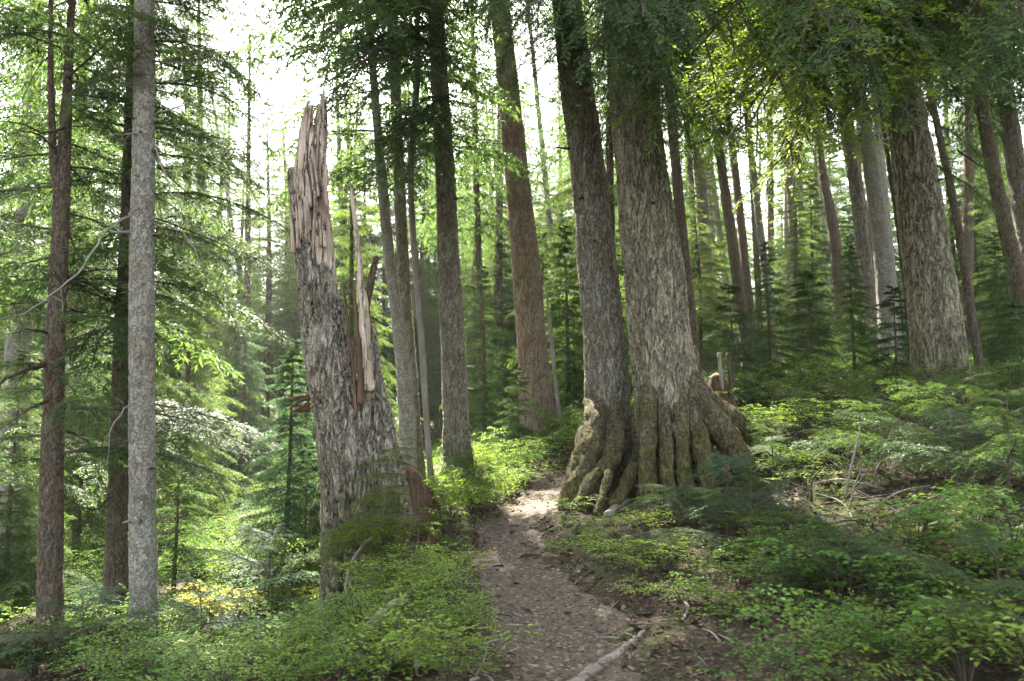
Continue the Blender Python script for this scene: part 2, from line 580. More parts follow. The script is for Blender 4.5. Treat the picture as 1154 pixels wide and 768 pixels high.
# the trail: a worn sheet with ragged edges that dip under the soil
cs = np.linspace(-1.35, 1.35, 45)
tt = nrm(np.gradient(_tp[:, :2], axis=0))
nn = np.stack([tt[:, 1], -tt[:, 0]], 1)
tx = _tp[:, None, 0] + nn[:, None, 0] * cs * _tw[:, None]
ty = _tp[:, None, 1] + nn[:, None, 1] * cs * _tw[:, None]
tz = hfun(tx, ty)
edge = .012 - .05 * np.clip((np.abs(cs)[None, :] - .72 + .30 * fbm(np.stack([tx, ty, 0 * tx], -1) * 3.1, 4, 31)) / .5, 0, 1)
tz = tz + edge + .003 * fbm(np.stack([tx, ty, 0 * tx], -1) * 16, 3, 21)
m_, n_ = tx.shape
i, j = np.meshgrid(np.arange(m_ - 1), np.arange(n_ - 1), indexing='ij')
q = np.stack([i * n_ + j, i * n_ + j + 1, (i + 1) * n_ + j + 1, (i + 1) * n_ + j], -1).reshape(-1, 4)
tag(link('trail', mesh_np('trail', np.stack([tx, ty, tz], -1).reshape(-1, 3), [q], M['dirt'], True)), kind='structure')

# ------------------------------------------------------------------ boughs and crowns
def twig_cloud(L, spc2, spc3, l3, droop, rise=.12, seed=0, wide=.42, thin=0.0, hang=(-.12, .18)):
    """twigs of one flat hemlock bough: base points, directions, lengths, tint; and its woody axes"""
    g = np.random.default_rng(seed)
    n2 = max(6, int(L * .92 / spc2))
    t = np.clip(np.linspace(.10, .995, n2) + g.normal(0, .25 / n2, n2), .06, .999)
    wob, ph = g.uniform(.02, .06), g.uniform(0, 6)

    def ax(t):
        return np.stack([L * t * (1 - .07 * t), L * wob * np.sin(4 * t + ph) - L * wob * math.sin(ph), L * (rise * t - droop * t * t)], -1)
    B = ax(t)
    T = nrm(ax(t + .01) - ax(t - .01))
    s = np.where(np.arange(n2) % 2 == 0, 1.0, -1.0)
    l2 = (L * wide * (1.0 - t) ** .8 * np.clip((t + .06) / .28, 0, 1) + .07) * g.uniform(.55, 1.2, n2)
    if thin: l2 = l2 * (g.random(n2) > thin)
    an = np.radians(64 - 26 * t) + g.normal(0, .13, n2)
    S = np.array([0., 1., 0.])
    D2 = nrm(T * np.cos(an)[:, None] + S * (s * np.sin(an))[:, None] + UP * g.normal(-.06, .12, n2)[:, None])
    cnt = np.where(l2 > .02, (l2 / spc3).astype(int) + 2, 0)
    k = np.repeat(np.arange(n2), cnt)
    st = np.concatenate([[0], np.cumsum(cnt)[:-1]])
    idx = np.arange(len(k)) - st[k]
    u = (idx + .6) / cnt[k]
    sag = .16 + .12 * g.random(n2)
    P = B[k] + D2[k] * (l2[k] * u)[:, None] - UP * (l2[k] * sag[k] * u * u)[:, None]
    D2u = nrm(D2[k] - UP * (2 * sag[k] * u)[:, None])
    s3 = np.where(idx % 2 == 0, 1.0, -1.0)
    pr = nrm(np.cross(np.broadcast_to(UP, D2u.shape), D2u))
    a3 = np.radians(48) * (1 - .75 * (idx == cnt[k] - 1)) + g.normal(0, .15, len(k))
    D3 = nrm(D2u * np.cos(a3)[:, None] + pr * (s3 * np.sin(a3))[:, None] + UP * g.normal(hang[0], hang[1], len(k))[:, None])
    l3v = np.minimum(l3, .25 * l2[k] + .03) * (1.15 - .45 * u) * g.uniform(.65, 1.25, len(k))
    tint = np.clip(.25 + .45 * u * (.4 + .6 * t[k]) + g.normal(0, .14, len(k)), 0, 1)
    tt_ = np.linspace(0, 1, 12)
    axes = (ax(tt_), np.interp(tt_, [0, 1], [.0062 * L + .002, .0015]))
    sec = [(np.stack([B[a], B[a] + D2[a] * l2[a] * .5 - UP * l2[a] * sag[a] * .25, B[a] + D2[a] * l2[a] - UP * l2[a] * sag[a]]), np.array([.0013 * L + .001, .0009 * L + .0008, .0006])) for a in range(n2) if l2[a] > .05]
    return P, D3, l3v, tint, axes, sec


def needles(P, D, L, tint, g, per=.0046, nl=.021, nw=.0064):
    cnt = (L / per).astype(int) + 2
    k = np.repeat(np.arange(len(P)), cnt)
    st = np.concatenate([[0], np.cumsum(cnt)[:-1]])
    idx = np.arange(len(k)) - st[k]
    u = (idx + .3) / cnt[k]
    s = np.where(idx % 2 == 0, 1.0, -1.0)
    Dk = D[k]
    side = nrm(np.cross(np.broadcast_to(UP, Dk.shape), Dk) + g.normal(0, .18, Dk.shape))
    d = nrm(Dk * (.45 + .5 * (idx >= cnt[k] - 2))[:, None] + side * s[:, None] + UP * g.normal(.05, .22, len(k))[:, None])
    b = P[k] + Dk * (L[k] * u)[:, None]
    ln = nl * (1.1 - .45 * u) * g.uniform(.7, 1.2, len(k))
    wv = nrm(np.cross(d, UP + g.normal(0, .35, d.shape))) * (nw * .5)
    V = np.stack([b - wv * .6, b + d * (ln * .55)[:, None] - wv, b + d * ln[:, None], b + d * (ln * .55)[:, None] + wv], 1)
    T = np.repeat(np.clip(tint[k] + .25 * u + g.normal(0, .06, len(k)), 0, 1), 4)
    return V.reshape(-1, 3), np.arange(len(k) * 4).reshape(-1, 4), T


def twig_quads(P, D, L, tint, g, wr=.2, jit=.45, blades=1):
    if blades == 3:      # a central blade and a pair fanning to the sides
        n0 = nrm(np.broadcast_to(UP, D.shape) + g.normal(0, .3, D.shape))
        sd = nrm(np.cross(n0, D))
        Pm = P + D * (L * .25)[:, None]
        P = np.concatenate([P, Pm, P + D * (L * .45)[:, None]])
        D = np.concatenate([D, nrm(D * .75 + sd * .7), nrm(D * .75 - sd * .7)])
        L = np.concatenate([L, L * .62, L * .55])
        tint = np.concatenate([tint, tint + .08, tint + .08])
        wr = wr * .62
    n = np.broadcast_to(UP, D.shape) + g.normal(0, jit, D.shape)
    side = nrm(np.cross(n, D)) * (L * wr * .5 * g.uniform(.7, 1.3, len(L)))[:, None]
    mid = P + D * (L * .45)[:, None]
    tip = P + D * L[:, None] - UP * (L * .12)[:, None]
    V = np.stack([P, mid - side, tip, mid + side], 1).reshape(-1, 3)
    return V, np.arange(len(P) * 4).reshape(-1, 4), np.repeat(tint, 4)


def near_bough(name, L, seed, droop, m, spc2=.046, spc3=.024, l3=.085, thin=0.0, wide=.38, nl=.021, nw=.0064, per=.0046):
    """fine bough with every needle: (needles mesh, wood mesh), x outwards"""
    g = np.random.default_rng(seed)
    P, D, l, t, ax, sec = twig_cloud(L, spc2, spc3, l3, droop, seed=seed, thin=thin, wide=wide, hang=(-.22, .28))
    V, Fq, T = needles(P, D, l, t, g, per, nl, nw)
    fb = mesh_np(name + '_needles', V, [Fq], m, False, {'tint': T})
    wb = Buf()
    tube(wb, ax[0], ax[1], 6)
    for a, r in sec: tube(wb, a, r, 3, cap=False)
    for a in range(0, len(P), 1):
        pass
    tw = np.stack([P, P + D * l[:, None] * .8], 1)
    wv = nrm(np.cross(D, UP)) * .0009
    Vt = np.stack([tw[:, 0] - wv, tw[:, 0] + wv, tw[:, 1]], 1).reshape(-1, 3)
    wb.add(Vt, np.arange(len(Vt)).reshape(-1, 3))
    return fb, wb.mesh(name + '_wood', M['twig'])


COARSE = [twig_cloud(1.0, .032, .024, .075, dr, rise, 100 + k, .42, 0, (-.2, .3)) for k, (dr, rise) in enumerate(((.22, .1), (.34, .18), (.15, .02), (.45, .2), (.28, .05), (.1, .06)))]
COARSE_X = [twig_cloud(1.0, .038, .030, .085, dr, rise, 140 + k, .44, 0, (-.25, .32)) for k, (dr, rise) in enumerate(((.22, .1), (.34, .18), (.15, .02), (.45, .2), (.28, .05), (.1, .06)))]


def crown_mesh(name, axis, z0, z1, lmax, n, seed, m, shape='cone', top=.25, cull=None, bank=None, wr=.32, drop=0.0, el0=.25, wood_n=3, lmin=.3, gap=0.0, azs=None, blades=3):
    """one tree's foliage and its limbs around axis(z)"""
    g = np.random.default_rng(seed)
    bank = bank or COARSE
    fV, fF, fT, nv = [], [], [], 0
    wb = Buf()
    zl_ = np.linspace(z0 - .2, z1, 24)
    tube(wb, np.array([axis(z) for z in zl_]), np.full(24, .004), 4, cap=False)  # thin unseen tube added inside the trunk to join the limbs
    zs = z0 + (z1 - z0) * (np.linspace(0, 1, n) ** 1.05)
    az = g.uniform(0, 6.28)
    for k, z in enumerate(zs):
        az += 2.4 + g.normal(0, .5)
        if gap and g.random() < gap: continue
        a = az if azs is None else g.uniform(*azs)
        f = (z - z0) / (z1 - z0)
        if shape == 'cone': L = lmax * (1 - f) ** .8 * g.uniform(.7, 1.1) + .12
        else: L = lmax * (math.sin(math.pi * min(1, .25 + f * .75)) ** .6) * g.uniform(.6, 1.1) + .2
        L = max(L, lmin)
        el = el0 * (2 * f - .9) + g.normal(0, .1) - drop
        P, D, l, t, ax, sec = bank[g.integers(len(bank))]
        c, s_ = math.cos(a), math.sin(a)
        ce, se = math.cos(el), math.sin(el)
        Rm = np.array([[c, -s_, 0], [s_, c, 0], [0, 0, 1]]) @ np.array([[ce, 0, -se], [0, 1, 0], [se, 0, ce]])
        o = np.asarray(axis(z + g.normal(0, .03)))
        Pw = P @ Rm.T * L + o
        Dw = D @ Rm.T
        lw = l * max(L, .55) ** .8 * (1.0 if L > 1 else 1.1)
        if cull is not None:
            keep = cull(Pw)
            Pw, Dw, lw, tw = Pw[keep], Dw[keep], lw[keep], t[keep]
        else: tw = t
        if len(Pw):
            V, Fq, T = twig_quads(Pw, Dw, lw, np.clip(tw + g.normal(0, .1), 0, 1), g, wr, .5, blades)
            fV.append(V); fF.append(Fq + nv); fT.append(T); nv += len(V)
        A = ax[0] @ Rm.T * L + o
        tube(wb, A[::2], ax[1][::2] * (L * .8 + .2), wood_n, cap=False)
    return (mesh_np(name + '_foliage', np.concatenate(fV), [np.concatenate(fF)], m, False, {'tint': np.concatenate(fT)}), wb.mesh(name + '_limbs', M['twig']))


# ------------------------------------------------------------------ trunks
def trunk_mesh(name, pts, rad, n, step, m, flare=.35, fl_h=.5, lobes=5, seed=0, rough=.05, sink=.35):
    """pts local, first at the base; rings stay level"""
    pts = np.asarray(pts, float); rad = np.asarray(rad, float)
    d = pts[1] - pts[0]
    low = pts[0] - nrm(d) * sink
    pts = np.concatenate([[low], pts]); rad = np.concatenate([[rad[0] * 1.05], rad])
    C, r, u = resample(pts, rad, step)
    th = np.linspace(0, 2 * math.pi, n, endpoint=False)
    hh = np.maximum(C[:, 2] - 0.0, -sink)[:, None]
    g = np.random.default_rng(seed)
    fl = np.exp(-np.maximum(hh, 0) / fl_h)
    lob = sum(g.uniform(.3, 1) * np.cos(k * th + g.uniform(0, 6.28)) for k in (2, 3, lobes, lobes + 3)) / 2.0
    rr = r[:, None] * (1 + flare * fl * (.75 + .5 * lob[None, :]))
    dirs = np.stack([np.cos(th), np.sin(th), 0 * th], -1)
    S = C[:, None, :] * np.array([1, 1, .45]) + dirs[None] * r[:, None, None]
    rr = rr * (1 + rough * fbm(S * (1.6 / max(.12, r.max())), 3, seed))
    V = (C[:, None, :] + dirs[None] * rr[..., None]).reshape(-1, 3)
    k = len(C)
    i, j = np.meshgrid(np.arange(k - 1), np.arange(n), indexing='ij')
    q = np.stack([i * n + j, i * n + (j + 1) % n, (i + 1) * n + (j + 1) % n, (i + 1) * n + j], -1).reshape(-1, 4)
    V = np.concatenate([V, [C[-1] + np.array([0, 0, r[-1] * .3])]])
    a = np.arange(n)
    cap = np.stack([(k - 1) * n + a, (k - 1) * n + (a + 1) % n, np.full(n, k * n)], -1)
    return mesh_np(name, V, [q, cap], m, True)


GAPS = [(W(605, 568, 8.0), .26), (W(535, 560, 8.8), .5), (W(262, 590, 15), 1.5), (W(275, 562, 19), 1.8), (W(240, 690, 7.6), .28), (W(135, 690, 8.3), .14), (W(480, 500, 10), .3),
        (W(360, 655, 6.5), .14), (W(575, 530, 10.5), .5), (W(455, 520, 7.0), .25), (W(880, 130, 6.8), .6), (W(100, 610, 13), .3), (W(1110, 420, 14), 1.0)]


def sun_cull(P):
    keep = np.ones(len(P), bool)
    for c, r in GAPS:
        v = P - c
        a = v @ SUN
        keep &= ~((np.linalg.norm(v - a[:, None] * SUN, axis=1) < r * (1 + .35 * vnoise(P * 1.7, 3))) & (a > 1.5))
    # the open sky the photograph shows high between the snag and the pale trunk
    d = P - np.array([0, 0, EYE])
    qx = d[:, 0] / np.maximum(d[:, 1], .1)
    qz = d[:, 2] / np.maximum(d[:, 1], .1)
    for (px, py, rx, ry) in SKYGAPS:
        e = ray(px, py)
        keep &= ~((((qx - e[0] / e[1]) / (rx / F)) ** 2 + ((qz - e[2] / e[1]) / (ry / F)) ** 2 < 1 + .9 * vnoise(P * 1.1, 8)) & (d[:, 1] > 9))
    return keep


SKYGAPS = [(298, 105, 12, 35)]


def build_tree(name, label, cat, Y, spec, H, m, n=24, step=.06, flare=.35, fl_h=.5, crown=None, group=None, seed=0, rough=.05, lobes=5, topr=.03):
    """spec: (photo x, photo y, width in photo pixels) from the base up, all at depth Y"""
    base = W(spec[0][0], spec[0][1], Y)
    base[2] = gz(base[0], base[1])
    pts, rad = [], []
    for (px, py, wp) in spec:
        p = W(px, py, Y) - base
        if len(pts) == 0: p[:] = 0
        elif p[2] < pts[-1][2] + .1: continue
        pts.append(p)
        rad.append(wp / F * Y / ray(px, py)[1] / 2)
    lean = nrm(pts[-1] - pts[max(0, len(pts) - 3)])
    lean = lean / lean[2]
    z, zl, rl = pts[-1][2], pts[-1][2], rad[-1]
    if H > z + .5:
        for f in (.25, .5, .75, 1.0):
            zz = zl + (H - zl) * f
            pts.append(pts[-1] + lean * (zz - pts[-1][2]) * (1 - .5 * f))
            rad.append(rl + (topr - rl) * f)
    pts, rad = np.array(pts), np.array(rad)
    root = thing(name, label, cat, base, group)
    link('trunk', trunk_mesh(name + '_trunk', pts, rad, n, step, m, flare, fl_h, lobes, seed, rough), root)

    def axis(z):
        return np.array([np.interp(z, pts[:, 2], pts[:, 0]), np.interp(z, pts[:, 2], pts[:, 1]), z])

    def rad_at(z): return float(np.interp(z, pts[:, 2], rad))
    if crown:
        c = dict(crown)
        mm = c.pop('m', M['needle'])
        bw = np.array(base)
        fo, li = crown_mesh(name, axis, c.pop('z0'), c.pop('z1', H), c.pop('l'), c.pop('n'), seed + 500, mm, c.pop('shape', 'round'), cull=lambda P: sun_cull(P + bw), bank=c.pop('bank', COARSE_X), **c)
        link('crown', fo, root)
        link('limbs', li, root)
    return root, axis, rad_at, base


NB = []   # fine boughs shared by the near trees
for k, (L, dr, th) in enumerate(((1.7, .30, .0), (1.4, .42, .1), (2.1, .26, .05), (1.2, .2, .0), (1.8, .5, .15), (1.0, .16, .0))):
    NB.append((L,) + near_bough('bough', L, 300 + k, dr, M['needle'], thin=th))
NB_MID = [(L,) + near_bough('dense_bough', L, 320 + k, dr, M['needle'], .05, .028, .105, th, .40, .030, .0085, .0068) for k, (L, dr, th) in enumerate(((1.7, .30, .0), (1.4, .42, .1), (2.1, .26, .05), (1.2, .2, .0), (1.8, .5, .1), (1.0, .16, .0)))]
NB_SUN_TINT = [(1.5,) + near_bough('sun_tint_bough', 1.5, 340, .55, M['needle_sun_tint'], spc3=.026, l3=.10, nl=.022, nw=.0058, per=.0044), (1.2,) + near_bough('sun_tint_bough', 1.2, 341, .4, M['needle_sun_tint'], spc3=.026, l3=.10, nl=.022, nw=.0058, per=.0044)]


def add_bough(root, p, az, L, el=0.0, roll=0.0, bank=None, k=None, label=None):
    bank = bank or NB
    k = int(rng.integers(len(bank))) if k is None else k
    l0, fb, wb = bank[k]
    s = L / l0
    o = link('bough', wb, root, tuple(p), (roll, -el, az), s)
    f = link('needles', fb, o)
    if label: o['label'] = label
    return o


def dead_branch(root, pts, r0, name='dead_branch', m=None, twigs=5, seed=0):
    g = np.random.default_rng(seed)
    b = Buf()
    pts = np.asarray(pts, float)
    P, rr, _ = resample(pts, np.linspace(r0, r0 * .25, len(pts)), .08)
    P = P + g.normal(0, .008, P.shape)
    tube(b, P, rr, 6)
    for _ in range(twigs):
        i = int(g.integers(len(P) // 4, len(P)))
        d = nrm(P[-1] - P[0]) * .6 + g.normal(0, .5, 3)
        l = g.uniform(.12, .4) * min(1, np.linalg.norm(P[-1] - P[0]))
        q = P[i] + nrm(d) * l
        tube(b, np.array([P[i], (P[i] + q) / 2 + g.normal(0, .02, 3), q]), np.array([rr[i] * .5, rr[i] * .35, .0015]), 4)
    return link(name, b.mesh(name, m or M['dead'], True), root)


exec_trees = True
# --- the near and middle trees, measured one by one
CT = dict
t_big, a_big, r_big, b_big = build_tree('hemlock_tree', 'thickest furrowed grey trunk flaring into mossy fluted roots beside the trail', 'tree', 8.0,
    [(759, 540, 78), (758, 480, 79), (750, 430, 73), (743, 380, 68), (736, 300, 63), (724, 200, 56), (713, 100, 51), (703, 10, 45)], 22, M['bark_big'], 200, .02, .12, .35,
    CT(z0=6.6, l=3.2, n=70), seed=1, rough=.05, lobes=6)
t_twin, a_twin, r_twin, b_twin = build_tree('hemlock_tree', 'dark grey trunk with snaking surface roots at the trail edge, twin of the thickest tree', 'tree', 8.4,
    [(687, 530, 52), (685, 480, 51), (684, 430, 47), (680, 370, 45), (672, 290, 42), (661, 180, 38), (648, 80, 36), (640, 10, 33)], 21, M['bark_grey'], 150, .02, .15, .3,
    CT(z0=6.4, l=2.8, n=60), seed=2, rough=.05, lobes=5)
t_rt, a_rt, r_rt, b_rt = build_tree('hemlock_tree', 'stout straight furrowed trunk standing atop the shrubby bank', 'tree', 9.5,
    [(1064, 462, 62), (1058, 400, 56), (1049, 320, 51), (1038, 240, 46), (1026, 160, 42), (1014, 90, 38), (1003, 20, 34)], 22, M['bark_big'], 150, .02, .12, .3,
    CT(z0=5.6, l=3.0, n=75), seed=3)
t_mid, a_mid, r_mid, b_mid = build_tree('hemlock_tree', 'reddish brown trunk rising behind shrubs where the trail bends', 'tree', 13.3,
    [(609, 492, 46), (604, 450, 38), (600, 400, 34), (591, 280, 30), (583, 200, 27), (574, 110, 24), (566, 30, 22)], 24, bark('reddish_bark', (.08, .06, .042), (.24, .18, .125), (.34, .27, .20), (22, 22, 5), .018, .15, (.28, .26, .22), warm=(.2, .1, .06), warmth=.2), 90, .03, .12, .4,
    CT(z0=7.8, l=3.0, n=70), seed=4)
t_pale, a_pale, r_pale, b_pale = build_tree('hemlock_tree', 'slim grey trunk standing just beyond the sunlit shrubs at trail edge', 'tree', 10,
    [(517, 548, 34), (514, 480, 29), (511, 400, 27), (506, 300, 24), (502, 200, 21), (496, 100, 19), (491, 10, 17)], 20, M['bark_grey'], 90, .03, .15, .3,
    CT(z0=6.6, l=2.6, n=75), seed=5)
t_lich, a_lich, r_lich, b_lich = build_tree('hemlock_tree', 'pale lichen-speckled straight slender trunk rising bare to the top of view', 'tree', 7.0,
    [(163, 742, 31), (161, 600, 28), (160, 450, 27), (160, 300, 26), (162, 150, 23), (163, 0, 20)], 19, M['bark_lichen'], 110, .02, .12, .25,
    CT(z0=6.6, l=2.2, n=50), seed=6, rough=.04)
t_brn, a_brn, r_brn, b_brn = build_tree('hemlock_tree', 'brown trunk half hidden behind the lichen-speckled one, base sun-dappled', 'tree', 8.5,
    [(130, 714, 32), (131, 650, 26), (134, 540, 21), (137, 400, 18), (142, 300, 16), (146, 180, 14), (150, 60, 12)], 17, M['bark_brown'], 80, .03, .3, .25,
    CT(z0=3.2, l=2.1, n=60, shape='cone', gap=.15), seed=7)
t_fork, a_fork, r_fork, b_fork = build_tree('hemlock_tree', 'dark brown branchy trunk forking into two stems high up', 'tree', 7.5,
    [(57, 737, 27), (57, 600, 25), (60, 480, 22), (62, 400, 20), (66, 300, 18), (70, 215, 16), (76, 100, 9), (81, 0, 7)], 12, M['bark_brown'], 80, .03, .12, .25,
    CT(z0=5.6, l=1.7, n=40), seed=8)
b = Buf()
tube(b, np.array([W(x, y, Yd) - b_fork for x, y, Yd in ((67, 245, 7.5), (61, 190, 7.45), (58, 120, 7.4), (57, 40, 7.4), (59, -60, 7.4))]), np.array([9, 8, 7, 5, 3]) / F * 7.6 / 2, 16, .05, .1)
link('forked_stem', b.mesh('forked_stem', M['bark_brown'], True), t_fork)
build_tree('hemlock_tree', 'hazy grey trunk behind the forking tree', 'tree', 13,
    [(12, 570, 32), (18, 430, 26), (22, 360, 24), (26, 300, 21), (32, 180, 19)], 18, M['bark_lichen'], 40, .08, crown=CT(z0=4.2, l=2.4, n=60, shape='cone'), seed=9)

# far trunks: (label, depth, spec, bark, height, first limb)
BG = [
    ('thin grey trunk standing by the dark log beyond the sunny glade', 22, [(231, 548, 15), (229, 440, 14), (228, 330, 12)], 'bark_grey', 16, 5.0),
    ('very thin pale trunk left of the grey one beyond the glade', 27, [(209, 530, 9), (209, 420, 8)], 'bark_lichen', 17, 5),
    ('slight reddish trunk behind the dead wood at the glade edge', 25, [(276, 545, 11), (277, 470, 10)], 'bark_brown', 17, 6),
    ('light mottled trunk just behind the broken snag', 11, [(462, 572, 21), (457, 440, 18), (447, 350, 14), (440, 300, 13), (430, 200, 11), (422, 100, 9)], 'bark_lichen', 15, 6.8),
    ('darker mossy trunk crossing behind the light mottled one by the snag', 12, [(471, 570, 18), (463, 440, 16), (456, 330, 14), (452, 250, 13), (448, 160, 12), (444, 60, 10)], 'bark_grey', 17, 4.8),
    ('small dim trunk between the slim grey tree and the reddish one', 18, [(545, 520, 10), (544, 440, 9), (541, 350, 8)], 'bark_brown', 15, 5),
    ('dark trunk peeping out from behind the thickest tree', 14, [(784, 420, 14), (775, 330, 13), (768, 260, 12), (762, 190, 11)], 'bark_brown', 18, 6.5),
    ('straight dim grey trunk first beyond the thickest tree', 18, [(801, 420, 16), (797, 330, 15), (791, 230, 14), (784, 130, 13), (780, 60, 12)], 'bark_grey', 20, 7.5),
    ('brown trunk with broad base among the dark saplings', 17, [(846, 425, 18), (842, 390, 14), (836, 350, 13), (825, 270, 12), (812, 180, 10), (803, 110, 8)], 'bark_brown', 18, 7.5),
    ('thinner brown trunk leaning alongside the broad based one', 19, [(852, 420, 12), (850, 390, 10), (843, 330, 9), (836, 260, 9), (827, 180, 8), (822, 140, 7)], 'bark_brown', 19, 8),
    ('slender pale speckled trunk among the backlit saplings', 16, [(880, 430, 9), (874, 390, 9), (866, 330, 8), (858, 270, 8), (850, 200, 7)], 'bark_lichen', 15, 7),
    ('brown trunk with a bare twiggy top in the sunny clearing', 20, [(955, 420, 15), (951, 390, 14), (945, 310, 14), (938, 250, 12), (928, 200, 9), (922, 150, 6)], 'bark_brown', 14, 9),
    ('grey trunk leaning close beside the mottled one', 16, [(989, 425, 16), (985, 390, 15), (975, 300, 15), (967, 230, 14), (955, 150, 14)], 'bark_grey', 18, 8),
    ('narrow sunlit orange trunk squeezed between two leaning grey ones', 19, [(994, 420, 10), (990, 390, 9), (980, 280, 9), (965, 190, 9)], 'bark_brown', 19, 9),
    ('mottled grey leaning trunk nearest the stout bank tree', 14, [(1005, 430, 22), (1002, 390, 21), (998, 330, 20), (990, 250, 18), (980, 180, 16), (967, 100, 15), (955, 30, 14)], 'bark_lichen', 19, 7),
    ('very thin reddish stem hugging the stout bank tree', 15, [(1028, 420, 6), (1020, 320, 6), (1010, 240, 5), (1001, 180, 5)], 'bark_brown', 14, 8),
    ('slim dark leaning trunk alone in the bright gap beyond the bank tree', 11, [(1114, 470, 10), (1102, 400, 9), (1087, 300, 9), (1075, 230, 8), (1058, 150, 7)], 'bark_brown', 13, 5),
    ('dark reddish trunk leaning steeply in front of the bright gap', 13, [(1172, 420, 19), (1165, 390, 18), (1150, 330, 17), (1132, 250, 16), (1115, 170, 14), (1105, 110, 12)], 'bark_brown', 16, 4.8),
    ('thick shadowy trunk behind the steeply leaning reddish one', 15, [(1185, 420, 22), (1168, 330, 21), (1150, 220, 20), (1138, 140, 18)], 'bark_grey', 18, 5.5),
    ('thick far trunk faint in the bright gap', 28, [(1116, 420, 17), (1110, 320, 16), (1107, 240, 14)], 'bark_grey', 20, 7),
]
for k, (lab, Yd, spec, mk, H, z0) in enumerate(BG):
    build_tree('conifer_tree', lab, 'tree', Yd, spec, H, M[mk], 36 if Yd < 16 else 24, .06, .2, .35, CT(z0=z0, l=3.0 if 'mottled trunk' in lab or 'mossy trunk' in lab or (16 <= Yd <= 18 and spec[0][0] > 780) else 2.3, n=80, shape='round' if z0 > 6 else 'cone'), seed=40 + k)
for (lab, Yd, spec, H) in (('pale bare sunlit pole standing behind the snag', 10, [(487, 590, 7), (481, 480, 7), (475, 380, 7), (468, 300, 7), (463, 200, 7), (470, 80, 8)], 7.5),
                           ('thin bleached dead pole at the foot of the reddish brown tree', 12.6, [(633, 503, 5), (626, 430, 4.5), (620, 370, 4)], 2.6)):
    build_tree('dead_sapling', lab, 'dead tree', Yd, spec, H, M['dead'], 14, .06, .1, .2, seed=90, topr=.01)
# slim trunks deep in the wood, unseen crowns high up
g = np.random.default_rng(77)
spots = [(rng_px, Yd) for rng_px, Yd in ((40, 30), (95, 26), (110, 40), (190, 34), (255, 38), (300, 32), (345, 36), (395, 28), (420, 34), (530, 30), (560, 24), (575, 36), (640, 28), (655, 40), (735, 30), (810, 32), (870, 28), (895, 36), (910, 24), (925, 40), (1025, 26), (1075, 30), (1090, 22), (1130, 34), (1148, 26), (70, 45), (150, 50), (500, 44), (620, 50), (700, 46), (780, 42), (850, 48), (1000, 44), (1100, 48), (790, 23), (815, 27), (832, 24), (860, 22), (886, 25), (903, 21), (918, 29), (938, 26), (962, 23), (978, 30), (1015, 22), (1035, 31), (745, 25), (715, 33), (660, 27), (540, 40), (480, 33))]
for k, (px, Yd) in enumerate(spots):
    x = W(px, 450, Yd)[0]
    z = gz(x, Yd)
    v = (CY - 0) / F
    py = CY + F * math.tan(PITCH + math.atan2(EYE - z, Yd)) if True else 0
    ln = g.normal(-.04, .05)
    wpx = g.uniform(.16, .34) / Yd * F
    H = g.uniform(15, 22)
    h1 = 60 + 300 / Yd * 10
    spec = [(px, py, wpx), (px + ln * h1, py - h1, wpx * .85), (px + ln * 2 * h1, py - 2 * h1, wpx * .7)]
    build_tree('conifer_tree', 'slim conifer trunk deep in the hazy wood', 'tree', Yd, spec, H, M[('bark_grey', 'bark_brown', 'bark_lichen')[k % 3]], 14, .15, .2, .3,
               CT(z0=g.uniform(4.5, 8), l=1.9, n=30, shape='cone' if k % 2 else 'round'), group='slim conifers deep in the wood', seed=200 + k)

# --- roots of the two great trees
def px_path(pts):
    return np.array([W(*p) for p in pts])


def root_part(root, base, pts, w, m, seed, n=28, name='root', rough=.26):
    pts = [(pts[0][0], pts[0][1] - 25, pts[0][2] + .26), (pts[0][0], pts[0][1] + 12, pts[0][2] + .10)] + list(pts[1:])
    w = (w[0] * .8, w[0]) + tuple(w[1:])
    P = px_path(pts) - base
    r = np.array([a / F * p[2] / 2 for a, p in zip(w, pts)])
    b = Buf()
    tube(b, P, r, n, .025, rough, seed)
    return link(name, b.mesh(name, m, True), root)


ROOTM = bark('shade_toned_root_bark', (.04, .032, .021), (.105, .084, .054), (.17, .145, .095), (17, 17, 8), .016, .2, (.25, .25, .18), moss=.9)  # brown-olive bark, darkened further: shade among the roots put into the colour
for k, (pts, w_) in enumerate((
        ([(733, 420, 7.75), (731, 480, 7.62), (729, 530, 7.5), (731, 575, 7.45)], (20, 19, 20, 22)),
        ([(748, 440, 7.66), (750, 500, 7.52), (752, 540, 7.45), (756, 575, 7.4)], (14, 15, 15, 17)),
        ([(765, 430, 7.66), (768, 490, 7.55), (772, 535, 7.45), (778, 572, 7.4)], (18, 18, 17, 18)),
        ([(722, 505, 7.8), (712, 532, 7.6), (702, 552, 7.45), (690, 572, 7.35)], (20, 16, 14, 11)),
        ([(758, 385, 7.95), (776, 435, 7.85), (800, 475, 7.75), (830, 507, 7.62), (852, 554, 7.5)], (34, 36, 33, 26, 18)),
        ([(766, 430, 7.75), (781, 480, 7.65), (793, 515, 7.55), (800, 550, 7.45)], (26, 26, 22, 20)),
        ([(772, 420, 8.05), (806, 462, 8.15), (856, 500, 8.2), (900, 530, 8.15)], (34, 30, 22, 16)))):
    root_part(t_big, b_big, pts, w_, ROOTM, 60 + k)
